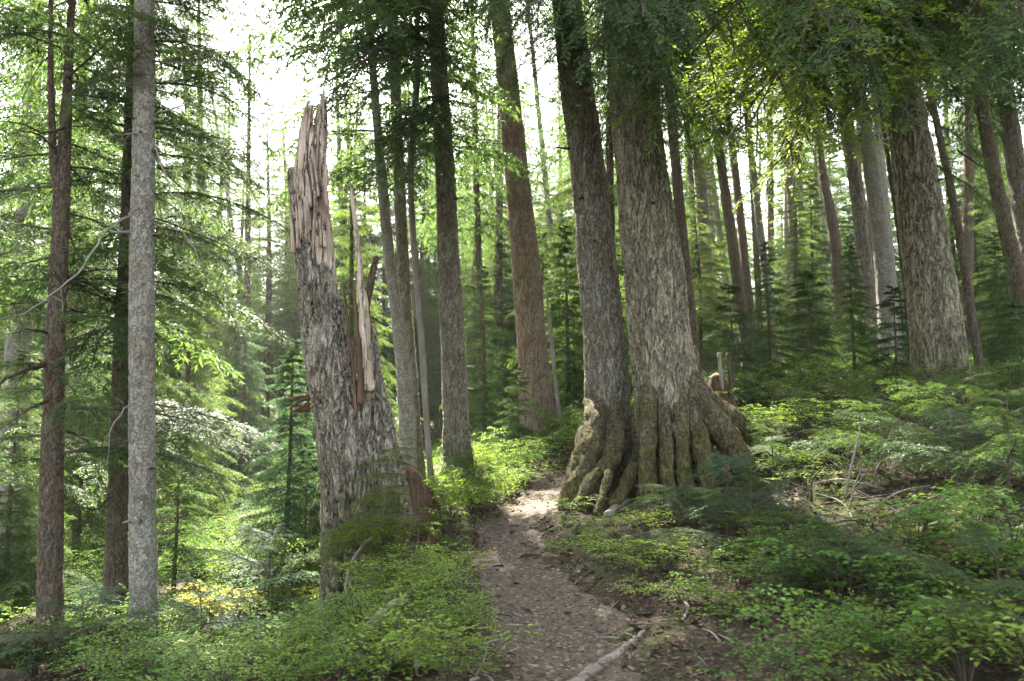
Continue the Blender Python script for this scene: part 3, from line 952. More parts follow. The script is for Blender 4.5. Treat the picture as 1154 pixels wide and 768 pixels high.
for k, (pts, w_) in enumerate((
        ([(672, 440, 8.2), (668, 490, 8.0), (656, 528, 7.8), (644, 555, 7.6), (640, 580, 7.5)], (26, 30, 30, 27, 24)),
        ([(693, 450, 8.15), (692, 500, 7.95), (684, 522, 7.75), (668, 538, 7.55), (656, 560, 7.42), (655, 592, 7.3)], (22, 24, 17, 15, 13, 11)),
        ([(681, 520, 7.7), (686, 535, 7.5), (680, 556, 7.3), (672, 580, 7.15)], (9, 9, 8, 6)))):
    root_part(t_twin, b_twin, pts, w_, ROOTM, 70 + k)

# --- boughs hanging into the top of the view from the great trees
def hang(root, axis, rad_at, specs, bank=None):
    for (z, az, L, el, k) in specs:
        a = R(az)
        c = axis(z)
        p = c + np.array([math.cos(a), math.sin(a), 0]) * rad_at(z) * .7
        add_bough(root, p, a, L, R(el), R(rng.normal(0, 22)), bank, k)


def bough_to(root, base, axis, tip, zat, bank=None, k=None, roll=0):
    """a bough from the trunk at height zat whose tip region ends near tip (world)"""
    bank = bank or NB
    k = int(rng.integers(len(bank))) if k is None else k
    p = axis(zat)
    v = np.asarray(tip) - base - p
    L = np.linalg.norm(v) * 1.04
    droop = {0: .30, 1: .42, 2: .26, 3: .2, 4: .5, 5: .16}.get(k, .4) if bank is not NB_SUN_TINT else (.55, .4)[k]
    net = droop - .12
    el = math.atan2(v[2], math.hypot(v[0], v[1])) + math.atan(net)
    return add_bough(root, p, math.atan2(v[1], v[0]), L, el, R(rng.normal(0, 18)), bank, k)


for (px, py, Yd, zat, k) in ((640, 70, 6.2, 6.0, 1), (700, 95, 6.0, 6.0, 0), (735, 60, 5.6, 6.3, 2), (670, 30, 5.6, 5.9, 4), (770, 120, 6.4, 5.9, 0), (800, 60, 6.2, 6.2, 2), (830, 150, 7.0, 5.6, 1), (760, 20, 5.2, 6.4, 2), (850, 40, 6.6, 6.3, 0),
                             (600, 20, 6.4, 6.6, 2), (770, 70, 5.2, 6.3, 1), (630, 40, 5.8, 6.4, 1), (800, 200, 7.4, 5.0, 3)):
    bough_to(t_big, b_big, a_big, W(px, py, Yd), zat, None, k)
for (px, py, Yd, zat, k) in ((600, 55, 7.0, 5.6, 1), (560, 80, 8.0, 5.6, 0), (620, 110, 7.6, 5.2, 4), (540, 40, 7.4, 6.0, 2), (650, 140, 7.4, 5.0, 1), (575, 110, 9.0, 5.2, 0), (520, 15, 8.4, 6.2, 2)):
    bough_to(t_twin, b_twin, a_twin, W(px, py, Yd), zat, NB_MID, k)
for (px, py, Yd, zat, k) in ((1000, 120, 8.2, 4.6, 1), (960, 90, 7.2, 4.8, 0), (1040, 130, 8.0, 4.4, 4), (1080, 100, 7.6, 4.7, 2), (930, 60, 7.0, 5.2, 2), (985, 55, 6.6, 5.2, 0), (1060, 60, 6.8, 5.2, 1), (1120, 80, 8.0, 5.0, 0), (1030, 90, 5.4, 5.4, 2), (1080, 50, 5.6, 5.8, 1), (1130, 30, 6.0, 5.6, 2), (950, 110, 6.2, 5.0, 1), (1010, 20, 6.2, 5.6, 4), (1100, 20, 6.6, 5.6, 2), (1150, 120, 8.6, 4.4, 1), (920, 20, 6.6, 5.8, 0), (1130, 200, 9.4, 3.6, 2), (1150, 260, 9.8, 3.0, 0)):
    bough_to(t_rt, b_rt, a_rt, W(px, py, Yd), zat, None, k)
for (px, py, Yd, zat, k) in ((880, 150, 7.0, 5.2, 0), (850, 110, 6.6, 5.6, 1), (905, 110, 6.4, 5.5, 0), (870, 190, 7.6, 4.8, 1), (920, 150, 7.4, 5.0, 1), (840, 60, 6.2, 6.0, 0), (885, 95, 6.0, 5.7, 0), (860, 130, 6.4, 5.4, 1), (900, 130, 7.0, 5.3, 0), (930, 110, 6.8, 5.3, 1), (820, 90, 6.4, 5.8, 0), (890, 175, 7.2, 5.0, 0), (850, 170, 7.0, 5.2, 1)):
    o = bough_to(t_rt, b_rt, a_rt, W(px, py, Yd), zat, NB_SUN_TINT, k)
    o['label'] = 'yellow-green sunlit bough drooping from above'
for (px, py, Yd, zat, k) in ((430, 90, 8.6, 5.9, 0), (400, 130, 8.8, 5.4, 1), (380, 60, 8.6, 6.2, 2), (445, 170, 9.0, 4.9, 3), (470, 30, 8.4, 6.4, 0), (420, 30, 8.0, 6.6, 4), (350, 40, 8.8, 6.4, 2), (455, 110, 8.4, 5.6, 1), (410, 190, 9.2, 4.8, 0), (380, 110, 8.2, 5.8, 4), (430, 230, 9.4, 4.4, 3)):
    bough_to(t_pale, b_pale, a_pale, W(px, py, Yd), zat, NB_MID, k)
for (px, py, Yd, zat, k) in ((375, 120, 7.0, 5.6, 0), (355, 60, 7.0, 6.2, 4), (460, 200, 8.0, 4.9, 1), (415, 215, 8.2, 4.8, 3)):
    bough_to(t_pale, b_pale, a_pale, W(px, py, Yd), zat, NB_MID, k)
g = np.random.default_rng(5)
for k in range(46):     # the forking tree is branchy most of the way up
    z = 1.5 + 5.6 * (k / 52) + g.normal(0, .08)
    az = g.uniform(0, 2 * math.pi)
    if math.sin(az) < -.75: az += math.pi
    hang(t_fork, a_fork, r_fork, [(z, math.degrees(az), g.uniform(1.0, 2.0), g.uniform(-8, 12), None)], NB_MID)
for k in range(34):
    z = 2.0 + 5.2 * (k / 34) + g.normal(0, .08)
    az = g.uniform(-1.0, 2.6)
    hang(t_brn, a_brn, r_brn, [(z, math.degrees(az), g.uniform(1.0, 2.1), g.uniform(-12, 8), None)], NB_MID)
for (px, py, Yd, zat, k) in ((240, 40, 7.2, 5.4, 2), (215, 90, 7.4, 4.9, 0), (270, 80, 7.6, 5.6, 4), (230, 150, 7.2, 4.6, 1), (250, 210, 7.6, 4.2, 0), (200, 30, 6.4, 5.6, 3), (110, 60, 6.4, 5.2, 2), (120, 20, 6.0, 5.6, 1), (260, 10, 6.6, 6.0, 2), (300, 25, 7.8, 6.2, 2), (285, 55, 8.2, 5.8, 0), (310, 110, 8.6, 5.4, 4), (280, 150, 8.4, 5.0, 1), (300, 200, 8.8, 4.6, 2), (215, 20, 7.6, 6.0, 1), (250, 110, 7.8, 5.2, 2), (200, 130, 7.4, 4.8, 3), (225, 260, 7.4, 4.0, 0), (265, 300, 7.8, 3.6, 2)):
    bough_to(t_lich, b_lich, a_lich, W(px, py, Yd), zat, NB_MID, k)
for root, axis, rad_at, n_, z0_, z1_ in ((t_lich, a_lich, r_lich, 16, .8, 5.6), (t_big, a_big, r_big, 7, 2.2, 5.4), (t_twin, a_twin, r_twin, 9, 1.8, 5.2), (t_rt, a_rt, r_rt, 7, 1.2, 4.5), (t_pale, a_pale, r_pale, 12, 1.0, 6.2), (t_mid, a_mid, r_mid, 8, 2, 7)):
    for k in range(n_):     # broken limb stubs
        z, a = g.uniform(z0_, z1_), g.uniform(math.pi * .95, math.pi * 2.05)
        d = np.array([math.cos(a), math.sin(a), g.normal(-.1, .2)])
        c = axis(z)
        r0 = rad_at(z)
        l = g.uniform(.03, .16)
        bb = Buf()
        tube(bb, np.array([c + d * r0 * .8, c + d * (r0 + l * .5), c + d * (r0 + l)]), np.array([.016, .011, .006]) * g.uniform(.6, 1.3), 7)
        link('branch_stub', bb.mesh('branch_stub', M['twig' if k % 2 else 'dead'], True), root)
# bare dead branches
for k, (root, base, pts, r0) in enumerate((
        (t_lich, b_lich, [(158, 152, 6.95), (140, 151, 6.8), (120, 153, 6.6)], .010),
        (t_lich, b_lich, [(170, 70, 7), (196, 71, 6.9), (230, 70, 6.8)], .008),
        (t_lich, b_lich, [(170, 150, 7), (195, 220, 6.8), (205, 240, 6.7), (198, 270, 6.7)], .009),
        (t_lich, b_lich, [(156, 235, 6.9), (120, 262, 6.3), (90, 305, 5.9), (40, 345, 5.6), (0, 360, 5.4)], .011),
        (t_lich, b_lich, [(170, 252, 7), (205, 262, 6.8), (230, 300, 6.7)], .008),
        (t_lich, b_lich, [(156, 450, 6.95), (132, 470, 6.7), (120, 520, 6.5)], .008),
        (t_lich, b_lich, [(170, 130, 7), (220, 118, 6.8), (262, 135, 6.7)], .009),
        (t_fork, b_fork, [(52, 410, 7.45), (25, 418, 7.1), (0, 430, 6.8), (-30, 445, 6.6)], .03),
        (t_fork, b_fork, [(70, 396, 7.4), (95, 385, 7.2), (115, 360, 7.0)], .014),
        (t_fork, b_fork, [(55, 375, 7.45), (35, 372, 7.2), (10, 378, 7.0)], .016),
        (t_fork, b_fork, [(55, 452, 7.4), (30, 462, 7.1), (0, 485, 6.9)], .016),
        (t_fork, b_fork, [(72, 145, 7.4), (50, 150, 7.2), (20, 138, 7.0), (0, 136, 6.9)], .014),
        (t_fork, b_fork, [(80, 120, 7.4), (110, 128, 7.2), (148, 143, 7.0)], .012),
        (t_fork, b_fork, [(62, 170, 7.4), (40, 150, 7.2), (10, 150, 7.0)], .014),
        (t_brn, b_brn, [(140, 510, 8.4), (165, 530, 8), (195, 560, 7.8)], .012),
        (t_brn, b_brn, [(128, 560, 8.4), (100, 575, 8), (70, 555, 7.7)], .014),
        (t_rt, b_rt, [(1080, 170, 9.4), (1110, 190, 9.2), (1130, 205, 9.0)], .012))):
    dead_branch(root, px_path(pts) - base, r0, seed=k, m=M['dead'] if root is t_lich else M['twig'])

# ------------------------------------------------------------------ the broken snag
SY = 7.0
sb = W(402, 672, SY - .35)
sb = np.array([W(402, 660, SY)[0], SY, gz(W(402, 660, SY)[0], SY)])
snag = thing('broken_snag', 'tall broken dead trunk with bare splintered top and split second stem', 'dead tree', sb)


def ring_body(name, axis_px, n, step, m, top, inner=None, seed=0, rough=.05, off=0.0, bottom=-.5, flare=0.0, jag=.0):
    """trunk whose rim height depends on direction; axis_px: (photo x, photo y, width)"""
    P = np.array([W(x, y, SY) - sb for x, y, _ in axis_px])
    r = np.array([w_ / F * SY / 2 for *_, w_ in axis_px]) + off
    th = np.linspace(0, 2 * math.pi, n, endpoint=False)
    dirs = np.stack([np.cos(th), np.sin(th), 0 * th], -1)
    zt = top(th)
    m_ = int((zt.max() - bottom) / step)
    u = np.linspace(0, 1, m_)
    z = bottom + u[:, None] * (zt[None, :] - bottom)
    cx, cy_ = np.interp(z, P[:, 2], P[:, 0]), np.interp(z, P[:, 2], P[:, 1])
    rr = np.interp(z, P[:, 2], r)
    g = np.random.default_rng(seed)
    lob = sum(g.uniform(.4, 1) * np.cos(k * th + g.uniform(0, 6.28)) for k in (3, 5, 7)) / 2
    rr = rr * (1 + flare * np.exp(-np.maximum(z + .2, 0) / .5) * (.8 + .5 * lob[None, :]))
    S = np.stack([dirs[None, :, 0] * rr * 3.5 + cx, dirs[None, :, 1] * rr * 3.5 + cy_, z * .8], -1)
    rr = rr * (1 + rough * fbm(S * 1.8, 4, seed))
    V = np.stack([cx + dirs[None, :, 0] * rr, cy_ + dirs[None, :, 1] * rr, z], -1)
    lo = [V]
    depth = .35
    for f, sh in ((0, .8), (1, .72), (2, .6)):     # the rim turns inwards and down: wall thickness
        zz = zt - depth * f * .5
        c = np.stack([np.interp(zz, P[:, 2], P[:, 0]), np.interp(zz, P[:, 2], P[:, 1]), zz], -1)
        rin = np.interp(zz, P[:, 2], r)
        lo.append((c + dirs * (rin * (sh if inner is None else inner))[:, None])[None])
    V = np.concatenate(lo)
    k = len(V)
    i, j = np.meshgrid(np.arange(k - 1), np.arange(n), indexing='ij')
    q = np.stack([i * n + j, i * n + (j + 1) % n, (i + 1) * n + (j + 1) % n, (i + 1) * n + j], -1).reshape(-1, 4)
    return mesh_np(name, V.reshape(-1, 3), [q], m, True)


AX = [(398, 790, 50), (392, 690, 50), (391, 640, 50), (393, 560, 58), (387, 480, 60), (372, 415, 54), (361, 330, 47), (356, 265, 46), (348, 200, 44), (353, 150, 41), (357, 110, 31), (358, 60, 24)]


def zpx(y): return float((W(360, y, SY) - sb)[2])


gj = np.random.default_rng(3)
JN = 220


def jagged(th, amp, seed, fr=9):
    c = np.stack([np.cos(th) * fr, np.sin(th) * fr, 0 * th], -1)
    v = vnoise(c, seed) + .7 * vnoise(c * 2.7, seed + 1) + .5 * vnoise(c * 6, seed + 2)
    return amp * v


def bark_top(th):
    # high on the far left, low on the right
    a = (1 - np.cos(th - R(185))) / 2           # 0 at left
    return zpx(205) + (zpx(345) - zpx(205)) * a ** .8 + jagged(th, .11, 4, 2.2)


def wood_top(th):
    a = (1 - np.cos(th - R(-20))) / 2           # 0 at right-front, 1 at left-back
    a = np.clip((a - .72) / .2, 0, 1)
    return zpx(128) + (zpx(240) - zpx(128)) * a * a * (3 - 2 * a) + jagged(th, .17, 9, 5.5)


link('bark', ring_body('snag_bark', AX, 200, .02, M['bark_snag'], bark_top, .86, 1, .05, 0, -.55, .0), snag)
link('heartwood', ring_body('snag_heartwood', AX, JN, .02, M['snagwood'], wood_top, None, 2, .05, -.035, .2, 0), snag)
AX2 = [(450, 700, 44), (446, 620, 46), (438, 560, 46), (427, 500, 42), (417, 440, 31), (412, 390, 24), (411, 330, 18), (404, 260, 8), (397, 210, 4), (394, 190, 3)]
link('second_stem_bark', ring_body('second_stem_bark', AX2, 130, .02, M['bark_snag'], lambda th: zpx(455) + (zpx(375) - zpx(455)) * ((1 + np.cos(th - R(10))) / 2) + jagged(th, .1, 14, 2), .84, 4, .08, 0, -.4, .1), snag)
link('second_stem_heartwood', ring_body('second_stem_heartwood', AX2, 110, .02, M['redwood'], lambda th: zpx(390) + jagged(th, .16, 19, 2.3) + .2 * np.cos(th - R(30)), None, 5, .08, -.03, 0.0, 0), snag)


def splinter(name, pts, w_, m, flat=.4, seed=0):
    P = px_path(pts) - sb
    b = Buf()
    tube(b, P, np.array([x / F * SY / 2 for x in w_]), 10, .03, .3, seed, flat=flat)
    link(name, b.mesh(name, m, True), snag)


splinter('splinter', [(417, 440, 6.8), (412, 390, 6.78), (408, 330, 6.78), (401, 260, 6.8), (395, 208, 6.8)], (26, 21, 14, 7, 2.5), M['snagwood'], .5, 1)
splinter('splinter', [(407, 455, 6.72), (405, 400, 6.72), (401, 350, 6.75), (396, 305, 6.78)], (14, 13, 8, 2), M['redwood'], .5, 2)
splinter('splinter', [(331, 285, 6.86), (329, 255, 6.86), (328, 238, 6.86)], (9, 5, 2), M['snagwood'], .5, 3)
splinter('splinter', [(402, 470, 6.72), (399, 420, 6.72), (393, 370, 6.74), (386, 320, 6.76)], (9, 9, 7, 3), M['redwood'], .4, 4)
g = np.random.default_rng(18)
for k in range(16):
    x0 = g.uniform(335, 372)
    y0 = 275 - (x0 - 335) * 1.2 + g.normal(0, 22)
    ln = g.uniform(35, 85)
    splinter('splinter', [(x0, y0, 6.84), (x0 - ln * .05, y0 - ln * .5, 6.83), (x0 - ln * .10 + g.normal(0, 2), y0 - ln, 6.85)], (g.uniform(4, 8), g.uniform(3, 5), 1), M['snagwood'], .35, 100 + k)
b = Buf()
g = np.random.default_rng(8)
for k in range(9):    # a broken limb's frayed stub on the shaded side
    d = np.array([-1, g.normal(-.2, .15), g.normal(-.1, .18)])
    p0 = W(349, 455 + g.normal(0, 5), 6.9) - sb
    tube(b, np.array([p0, p0 + nrm(d) * .08, p0 + nrm(d) * g.uniform(.12, .2) + np.array([0, 0, g.normal(0, .02)])]), np.array([.02, .014, .004]), 6)
link('limb_stub', b.mesh('limb_stub', M['redwood'], True), snag)
for k, (pts, w_) in enumerate((([(372, 600, 6.75), (374, 640, 6.6), (372, 672, 6.5), (366, 700, 6.42)], (20, 20, 18, 16)), ([(398, 610, 6.75), (400, 650, 6.6), (404, 690, 6.5)], (22, 22, 20)))):
    root_part(snag, sb, pts, w_, M['bark_snag'], 80 + k)
dead_branch(snag, px_path([(420, 607, 6.45), (404, 622, 6.38), (393, 645, 6.3), (391, 672, 6.25), (393, 700, 6.15)]) - sb, .018, 'gnarled_root', M['dead'], 2, 31)

st = thing('leaning_dead_stem', 'dark bare stem leaning behind the split second stem of the snag', 'dead tree', G(372, 585) if G(372, 585) is not None else W(372, 585, 8.5))
bs = np.array(st.location)
b = Buf(); tube(b, px_path([(352, 610, 8.2), (362, 570, 8.2), (378, 500, 8.3), (398, 420, 8.4), (411, 350, 8.5), (424, 290, 8.5)]) - bs, np.array([20, 17, 14, 12, 11, 7]) / F * 8.3 / 2, 20, .05, .15)
link('stem', b.mesh('leaning_stem', M['bark_brown'], True), st)
md = thing('rotten_stump', 'crumbling red rotten wood mound against the snag', 'stump', W(470, 590, 7.3))
bm_ = np.array(md.location)
b = Buf(); tube(b, px_path([(474, 612, 7.2), (472, 580, 7.2), (466, 552, 7.15), (458, 530, 7.1)]) - bm_, np.array([50, 44, 32, 14]) / F * 7.2 / 2, 60, .025, .5, 6)
link('rotten_wood', b.mesh('rotten_wood', M['redwood'], True), md)
st2 = thing('rotten_stump', 'reddish broken stump on the bank behind the thickest tree', 'stump', W(808, 446, 9.0))
bm_ = np.array(st2.location)
b = Buf(); tube(b, px_path([(812, 475, 9), (810, 445, 9), (807, 424, 9)]) - bm_, np.array([40, 26, 16]) / F * 9 / 2, 50, .025, .35, 9)
link('rotten_wood', b.mesh('rotten_wood', M['redwood'], True), st2)
for (x, lab) in ((813, 'bleached short dead pole beside the reddish stump'), (823, 'brown thin dead pole just beyond the reddish stump')):
    build_tree('dead_sapling', lab, 'dead tree', 8.9, [(x + 2, 462, 5), (x, 430, 4.5), (x - 3, 398, 3.5)], .9, M['dead'] if x < 820 else M['twig'], 10, .05, .1, .1, seed=x, topr=.006)

# ------------------------------------------------------------------ young conifers with crowns to the ground
def young(name, H, lmax, n, seed, m, z0=.12, bank=None, wr=.30, gap=0.0, el0=.3, drop=.05):
    """one young conifer at the origin: trunk, limbs and crown"""
    root = thing(name, '', 'tree', (0, 0, -50))
    g = np.random.default_rng(seed)
    pts = np.array([(0, 0, 0), (g.normal(0, .01) * H, g.normal(0, .01) * H, H * .5), (g.normal(0, .015) * H, g.normal(0, .015) * H, H)])
    rad = np.array([.011 * H + .006, .007 * H + .003, .004])
    link('trunk', trunk_mesh(name + '_trunk', pts, rad, 8, .12, M['bark_brown'], .2, .2, sink=.25), root)

    def axis(z): return np.array([np.interp(z, pts[:, 2], pts[:, 0]), np.interp(z, pts[:, 2], pts[:, 1]), z])
    fo, li = crown_mesh(name, axis, H * z0, H * .99, lmax, n, seed, m, 'cone', bank=bank or COARSE, wr=wr, gap=gap, el0=el0, drop=drop, lmin=.10)
    link('crown', fo, root); link('limbs', li, root)
    return root


YT = {
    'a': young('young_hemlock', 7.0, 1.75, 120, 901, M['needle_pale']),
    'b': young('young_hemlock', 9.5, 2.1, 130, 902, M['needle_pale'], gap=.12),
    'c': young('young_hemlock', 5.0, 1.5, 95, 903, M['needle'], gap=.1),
    'd': young('young_fir', 3.4, .95, 80, 904, M['needle_blue'], el0=.15, drop=.12),
    'e': young('young_hemlock', 2.2, .95, 46, 905, M['needle'], gap=.1),
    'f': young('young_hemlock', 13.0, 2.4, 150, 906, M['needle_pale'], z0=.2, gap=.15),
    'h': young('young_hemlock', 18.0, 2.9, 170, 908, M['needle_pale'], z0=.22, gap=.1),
    't': young('added_shade_hemlock', 19.0, 3.4, 150, 909, M['needle'], z0=.36, gap=.0),  # kind used for the trees added as shade
    'g': young('young_fir', 6.0, 1.5, 100, 907, M['needle_blue'], gap=.1, el0=.15, drop=.12),
}
FREE = set(YT)


def put_young(k, x, y, s, label, group=None, rz=None, sxy=1.0):
    z = gz(x, y)
    rz = float(rng.uniform(0, 6.28)) if rz is None else rz
    sc = (s * sxy, s * sxy, s)
    if k in FREE:
        FREE.discard(k)
        o = YT[k]
        o.location, o.rotation_euler, o.scale = (x, y, z), (0, 0, rz), sc
        o['label'] = label
        if group: o['group'] = group
        return o
    return copy_tree(YT[k], (x, y, z), rz, sc, label, group)


# (kind, photo x, depth, scale, label)
for (k, px, Yd, s, lab) in (
        ('d', 326, 9.4, .80, 'bluish green young fir with whorled branches beside the snag'),
        ('g', 345, 16, .60, 'soft pale fir behind the snag foot in the hazy glade'),
        ('e', 350, 8.0, .55, 'bushy sapling of drooping sprays low between the snag and young fir'),
        ('c', 20, 9.5, .62, 'dark sapling filling the corner behind the forking tree'),
        ('e', 205, 9.8, .9, 'wide dark sapling growing behind the lichen-speckled trunk'),
        ('a', 95, 12.5, .75, 'leafy hemlock filling the gap between the brown and forking trunks'),
        ('a', 215, 15.5, .85, 'tall drooping hemlock beside the lichen-speckled trunk'),
        ('g', 275, 21, .9, 'hazy blue-green fir at the far side of the glade'),
        ('b', 395, 15, .75, 'dense dark hemlock just behind the snag top'),
        ('c', 545, 15, .7, 'green hemlock between the slim grey and reddish trunks'),
        ('e', 585, 12.2, .60, 'small sapling leaning against the reddish brown trunk'),
        ('c', 640, 14.5, .75, 'sapling glimpsed between the reddish trunk and the twin tree'),
        ('e', 825, 10.0, .75, 'dark sapling spreading over the reddish stump'),
        ('c', 870, 12.0, .48, 'broad sapling with level sprays behind the bank crest'),
        ('e', 915, 11.2, .8, 'sapling on the bank crest between pale speckled trunk and clearing'),
        ('c', 965, 12.2, .45, 'dense sapling screening the leaning grey trunks'),
        ('e', 1012, 10.6, .65, 'small sapling touching the stout bank tree'),
        ('c', 1130, 11.5, .46, 'sunlit sapling in the bright gap beyond the bank'),
        ('e', 1150, 8.6, .55, 'dark sapling crowding the top of the shrubby bank'),
        ('a', 790, 16.5, .6, 'green hemlock rising just beyond the thickest tree'),
        ('a', 905, 18, .62, 'backlit hemlock among the leaning slim trunks'),
        ('b', 690, 15.8, 1.15, 'added tall leafy hemlock shading the bank, hidden between and behind the twin great trunks'),  # added to keep sun off the bank, mostly unseen behind the trunks
        ('b', 1145, 20, .7, 'tall hemlock shading the bright gap')):
    put_young(k, W(px, 450, Yd)[0], Yd, s, lab)
HT = {'a': (7, 1.75), 'b': (9.5, 2.1), 'c': (5, 1.5), 'e': (2.2, .95), 'f': (13, 2.4), 'g': (6, 1.5), 'h': (18, 2.9)}


def blocks_sun(x, y, k, s):
    h, r = HT[k]
    for c, cr in GAPS[:5] + GAPS[8:9] + GAPS[11:]:
        t = (y - c[1]) / SUN[1]
        if t <= .2: continue
        zr = c[2] + t * SUN[2] - gz(x, y)
        if zr < h * s and abs(x - c[0] - t * SUN[0]) < cr + r * s * (1 - zr / (h * s)) * .9: return True
    return False


g = np.random.default_rng(21)
cnt = 0
while cnt < 78:      # a lighter clearing of young trees
    Yd = g.uniform(16.5, 36)
    px = g.uniform(-80, 1240)
    if Yd < 30 and 215 < px < 345: continue
    if Yd < 22 and (440 < px < 660): continue
    if px > 640 and g.random() < .45: continue
    k = 'accgec'[int(g.integers(6))]
    s_ = g.uniform(.7, 1.2)
    if blocks_sun(W(px, 450, Yd)[0], Yd, k, s_): continue
    put_young(k, W(px, 450, Yd)[0], Yd, s_, 'leafy young conifer filling the hazy wood', 'young conifers filling the far wood')
    cnt += 1
cnt = 0
while cnt < 46:      # taller ones along its far edge
    Yd = g.uniform(27, 38)
    px = g.uniform(-60, 1220)
    k = 'bfbf'[int(g.integers(4))]
    s_ = g.uniform(.85, 1.25)
    if blocks_sun(W(px, 450, Yd)[0], Yd, k, s_): continue
    put_young(k, W(px, 450, Yd)[0], Yd, s_, 'tall conifer in the wall of trees closing the view', 'tall conifers closing the view')
    cnt += 1
for px, Yd, k, s_ in ((300, 31, 'f', 1.1), (262, 32, 'h', .75), (318, 34, 'h', .85), (345, 30, 'f', 1.1), (392, 33, 'h', .9), (410, 27, 'b', 1.2), (480, 36, 'h', 1.0), (530, 30, 'f', 1.15), (555, 37, 'h', .95), (630, 34, 'h', .9), (205, 34, 'h', .95), (235, 40, 'h', 1.1), (330, 41, 'h', 1.0), (285, 48, 'h', .9), (440, 29, 'f', 1.2), (500, 26, 'b', 1.1)):
    put_young(k, W(px, 450, Yd)[0], Yd, s_, 'tall conifer in the wall of trees closing the view', 'tall conifers closing the view')
cnt = 0
while cnt < 92:      # and the tall wood that closes the view
    Yd = g.uniform(39, 66)
    px = g.uniform(-60, 1220)
    k = 'hhbf'[int(g.integers(4))]
    put_young(k, W(px, 450, Yd)[0], Yd, g.uniform(.85, 1.2), 'tall conifer in the wall of trees closing the view', 'tall conifers closing the view')
    cnt += 1
for (x, y, s) in ((-9.6, 17.5, 1.0), (-12.5, 14.5, .9), (2.7, 15.6, .85), (9.6, 13.5, .85), (8.8, 3.6, 1.0), (11.5, 8.5, 1.0), (-8.5, 3.0, 1.0)):  # trees added for their shade on the floor and bank
    put_young('t', x, y, s, 'added tall hemlock with high spreading crown for shading the forest floor', 'added tall shade hemlocks')
for k in list(FREE):
    put_young(k, 14, 40, 1, 'leafy young conifer filling the hazy wood', 'young conifers filling the far wood')

# ------------------------------------------------------------------ low fine boughs and near saplings
def near_sapling(px, py, H, n, lab, bank=None, lmax=.7, seed=0, lean=0.0, pos=None, group=None, azs=None):
    p = G(px, py) if pos is None else np.array(pos)
    g = np.random.default_rng(seed)
    root = thing('hemlock_sapling', lab, 'sapling', p, group)
    b = Buf()
    top = np.array([lean, g.normal(0, .05), H])
    tube(b, np.array([(0, 0, -.1), top * .5 + np.array([.01, .02, 0]), top]), np.array([.008 * H + .004, .006 * H + .002, .002]), 7, .06)
    link('stem', b.mesh('sapling_stem', M['twig'], True), root)
    az = g.uniform(0, 6.28)
    for k in range(n):
        f = (k + .6) / n
        az += 2.4 + g.normal(0, .4)
        a = az if azs is None else g.uniform(R(azs[0]), R(azs[1]))
        c = top * (.12 + .86 * f)
        add_bough(root, c, a, lmax * (1 - f) ** .7 * g.uniform(.8, 1.15) + .14, R(g.uniform(0, 18) + 12 * f), R(g.normal(0, 8)), bank)
    return root


NB_BLUE = [(1.0,) + near_bough('blue_bough', 1.0, 360, .12, M['needle_blue'], spc2=.05, wide=.40), (1.2,) + near_bough('blue_bough', 1.2, 361, .2, M['needle_blue'], spc2=.05)]
for a in (
        (822, 602, .55, 9, 'dark flat-sprayed seedling at the foot of the thickest tree', NB_BLUE, .62, 1),
        (872, 560, .62, 9, 'seedling with level sprays beside the buttress root', NB, .7, 2),
        (905, 655, .42, 8, 'shaded seedling on the slope above the trail', NB, .55, 3),
        (775, 600, .42, 8, 'flat-topped seedling spreading over bare soil under the great roots', NB, .6, 21),
        (845, 625, .5, 9, 'dark level-sprayed seedling in the middle of the brushy slope', NB, .75, 22),
        (960, 680, .45, 8, 'low seedling with dark sprays among lobed-leaf shrubs', NB, .7, 23),
        (1150, 540, .9, 12, 'dense hemlock sapling shading the long dark branch', NB_MID, 1.1, 24),
        (1090, 560, .85, 12, 'broad low hemlock with silvery sprays on the bank', NB_MID, 1.15, 4),
        (1140, 600, .75, 10, 'drooping dark sapling above the fallen branch', NB_MID, 1.0, 5),
        (1020, 535, .6, 9, 'sapling spreading below the stout bank tree', NB_MID, .95, 6),
        (1130, 720, .5, 8, 'dim low sapling at the lower corner of the bank', NB, .8, 7),
        (225, 740, .6, 9, 'shaded seedling among shrubs near the lichen-speckled trunk', NB_BLUE, .75, 8),
        (90, 762, .6, 9, 'bluish seedling beside the mossy fallen log', NB_BLUE, .8, 9),
        (300, 700, .7, 10, 'bluish drooping sapling below the meadow log', NB_BLUE, .9, 11),
        (30, 700, .8, 10, 'dark sapling in the shade behind the mossy log', NB_MID, .95, 12),
        (560, 520, .55, 8, 'seedling on the trail edge beyond the sunlit shrubs', NB, .6, 13)):
    near_sapling(a[0], a[1], a[2], a[3], a[4], a[5], a[6], a[7])

near_sapling(0, 0, 1.15, 13, 'sapling with bright level sprays growing over the snag foot', NB_SUN_TINT, .85, 10, 0.0, (W(470, 590, 6.55)[0], 6.55, gz(W(470, 590, 6.55)[0], 6.55)), None, (140, 235))

# ------------------------------------------------------------------ shrubs
def leaf_outline(kind):
    if kind == 'oval':
        return np.array([(0, 0), (.30, .22), (.65, .2), (1, 0), (.65, -.2), (.30, -.22)]), [[0, 1, 2, 3], [0, 3, 4, 5]]
    pts = np.array([(0, 0), (.05, .38), (.36, .26), (.50, .52), (.62, .20), (1.0, 0), (.62, -.20), (.50, -.52), (.36, -.26), (.05, -.38)])
    return pts, None


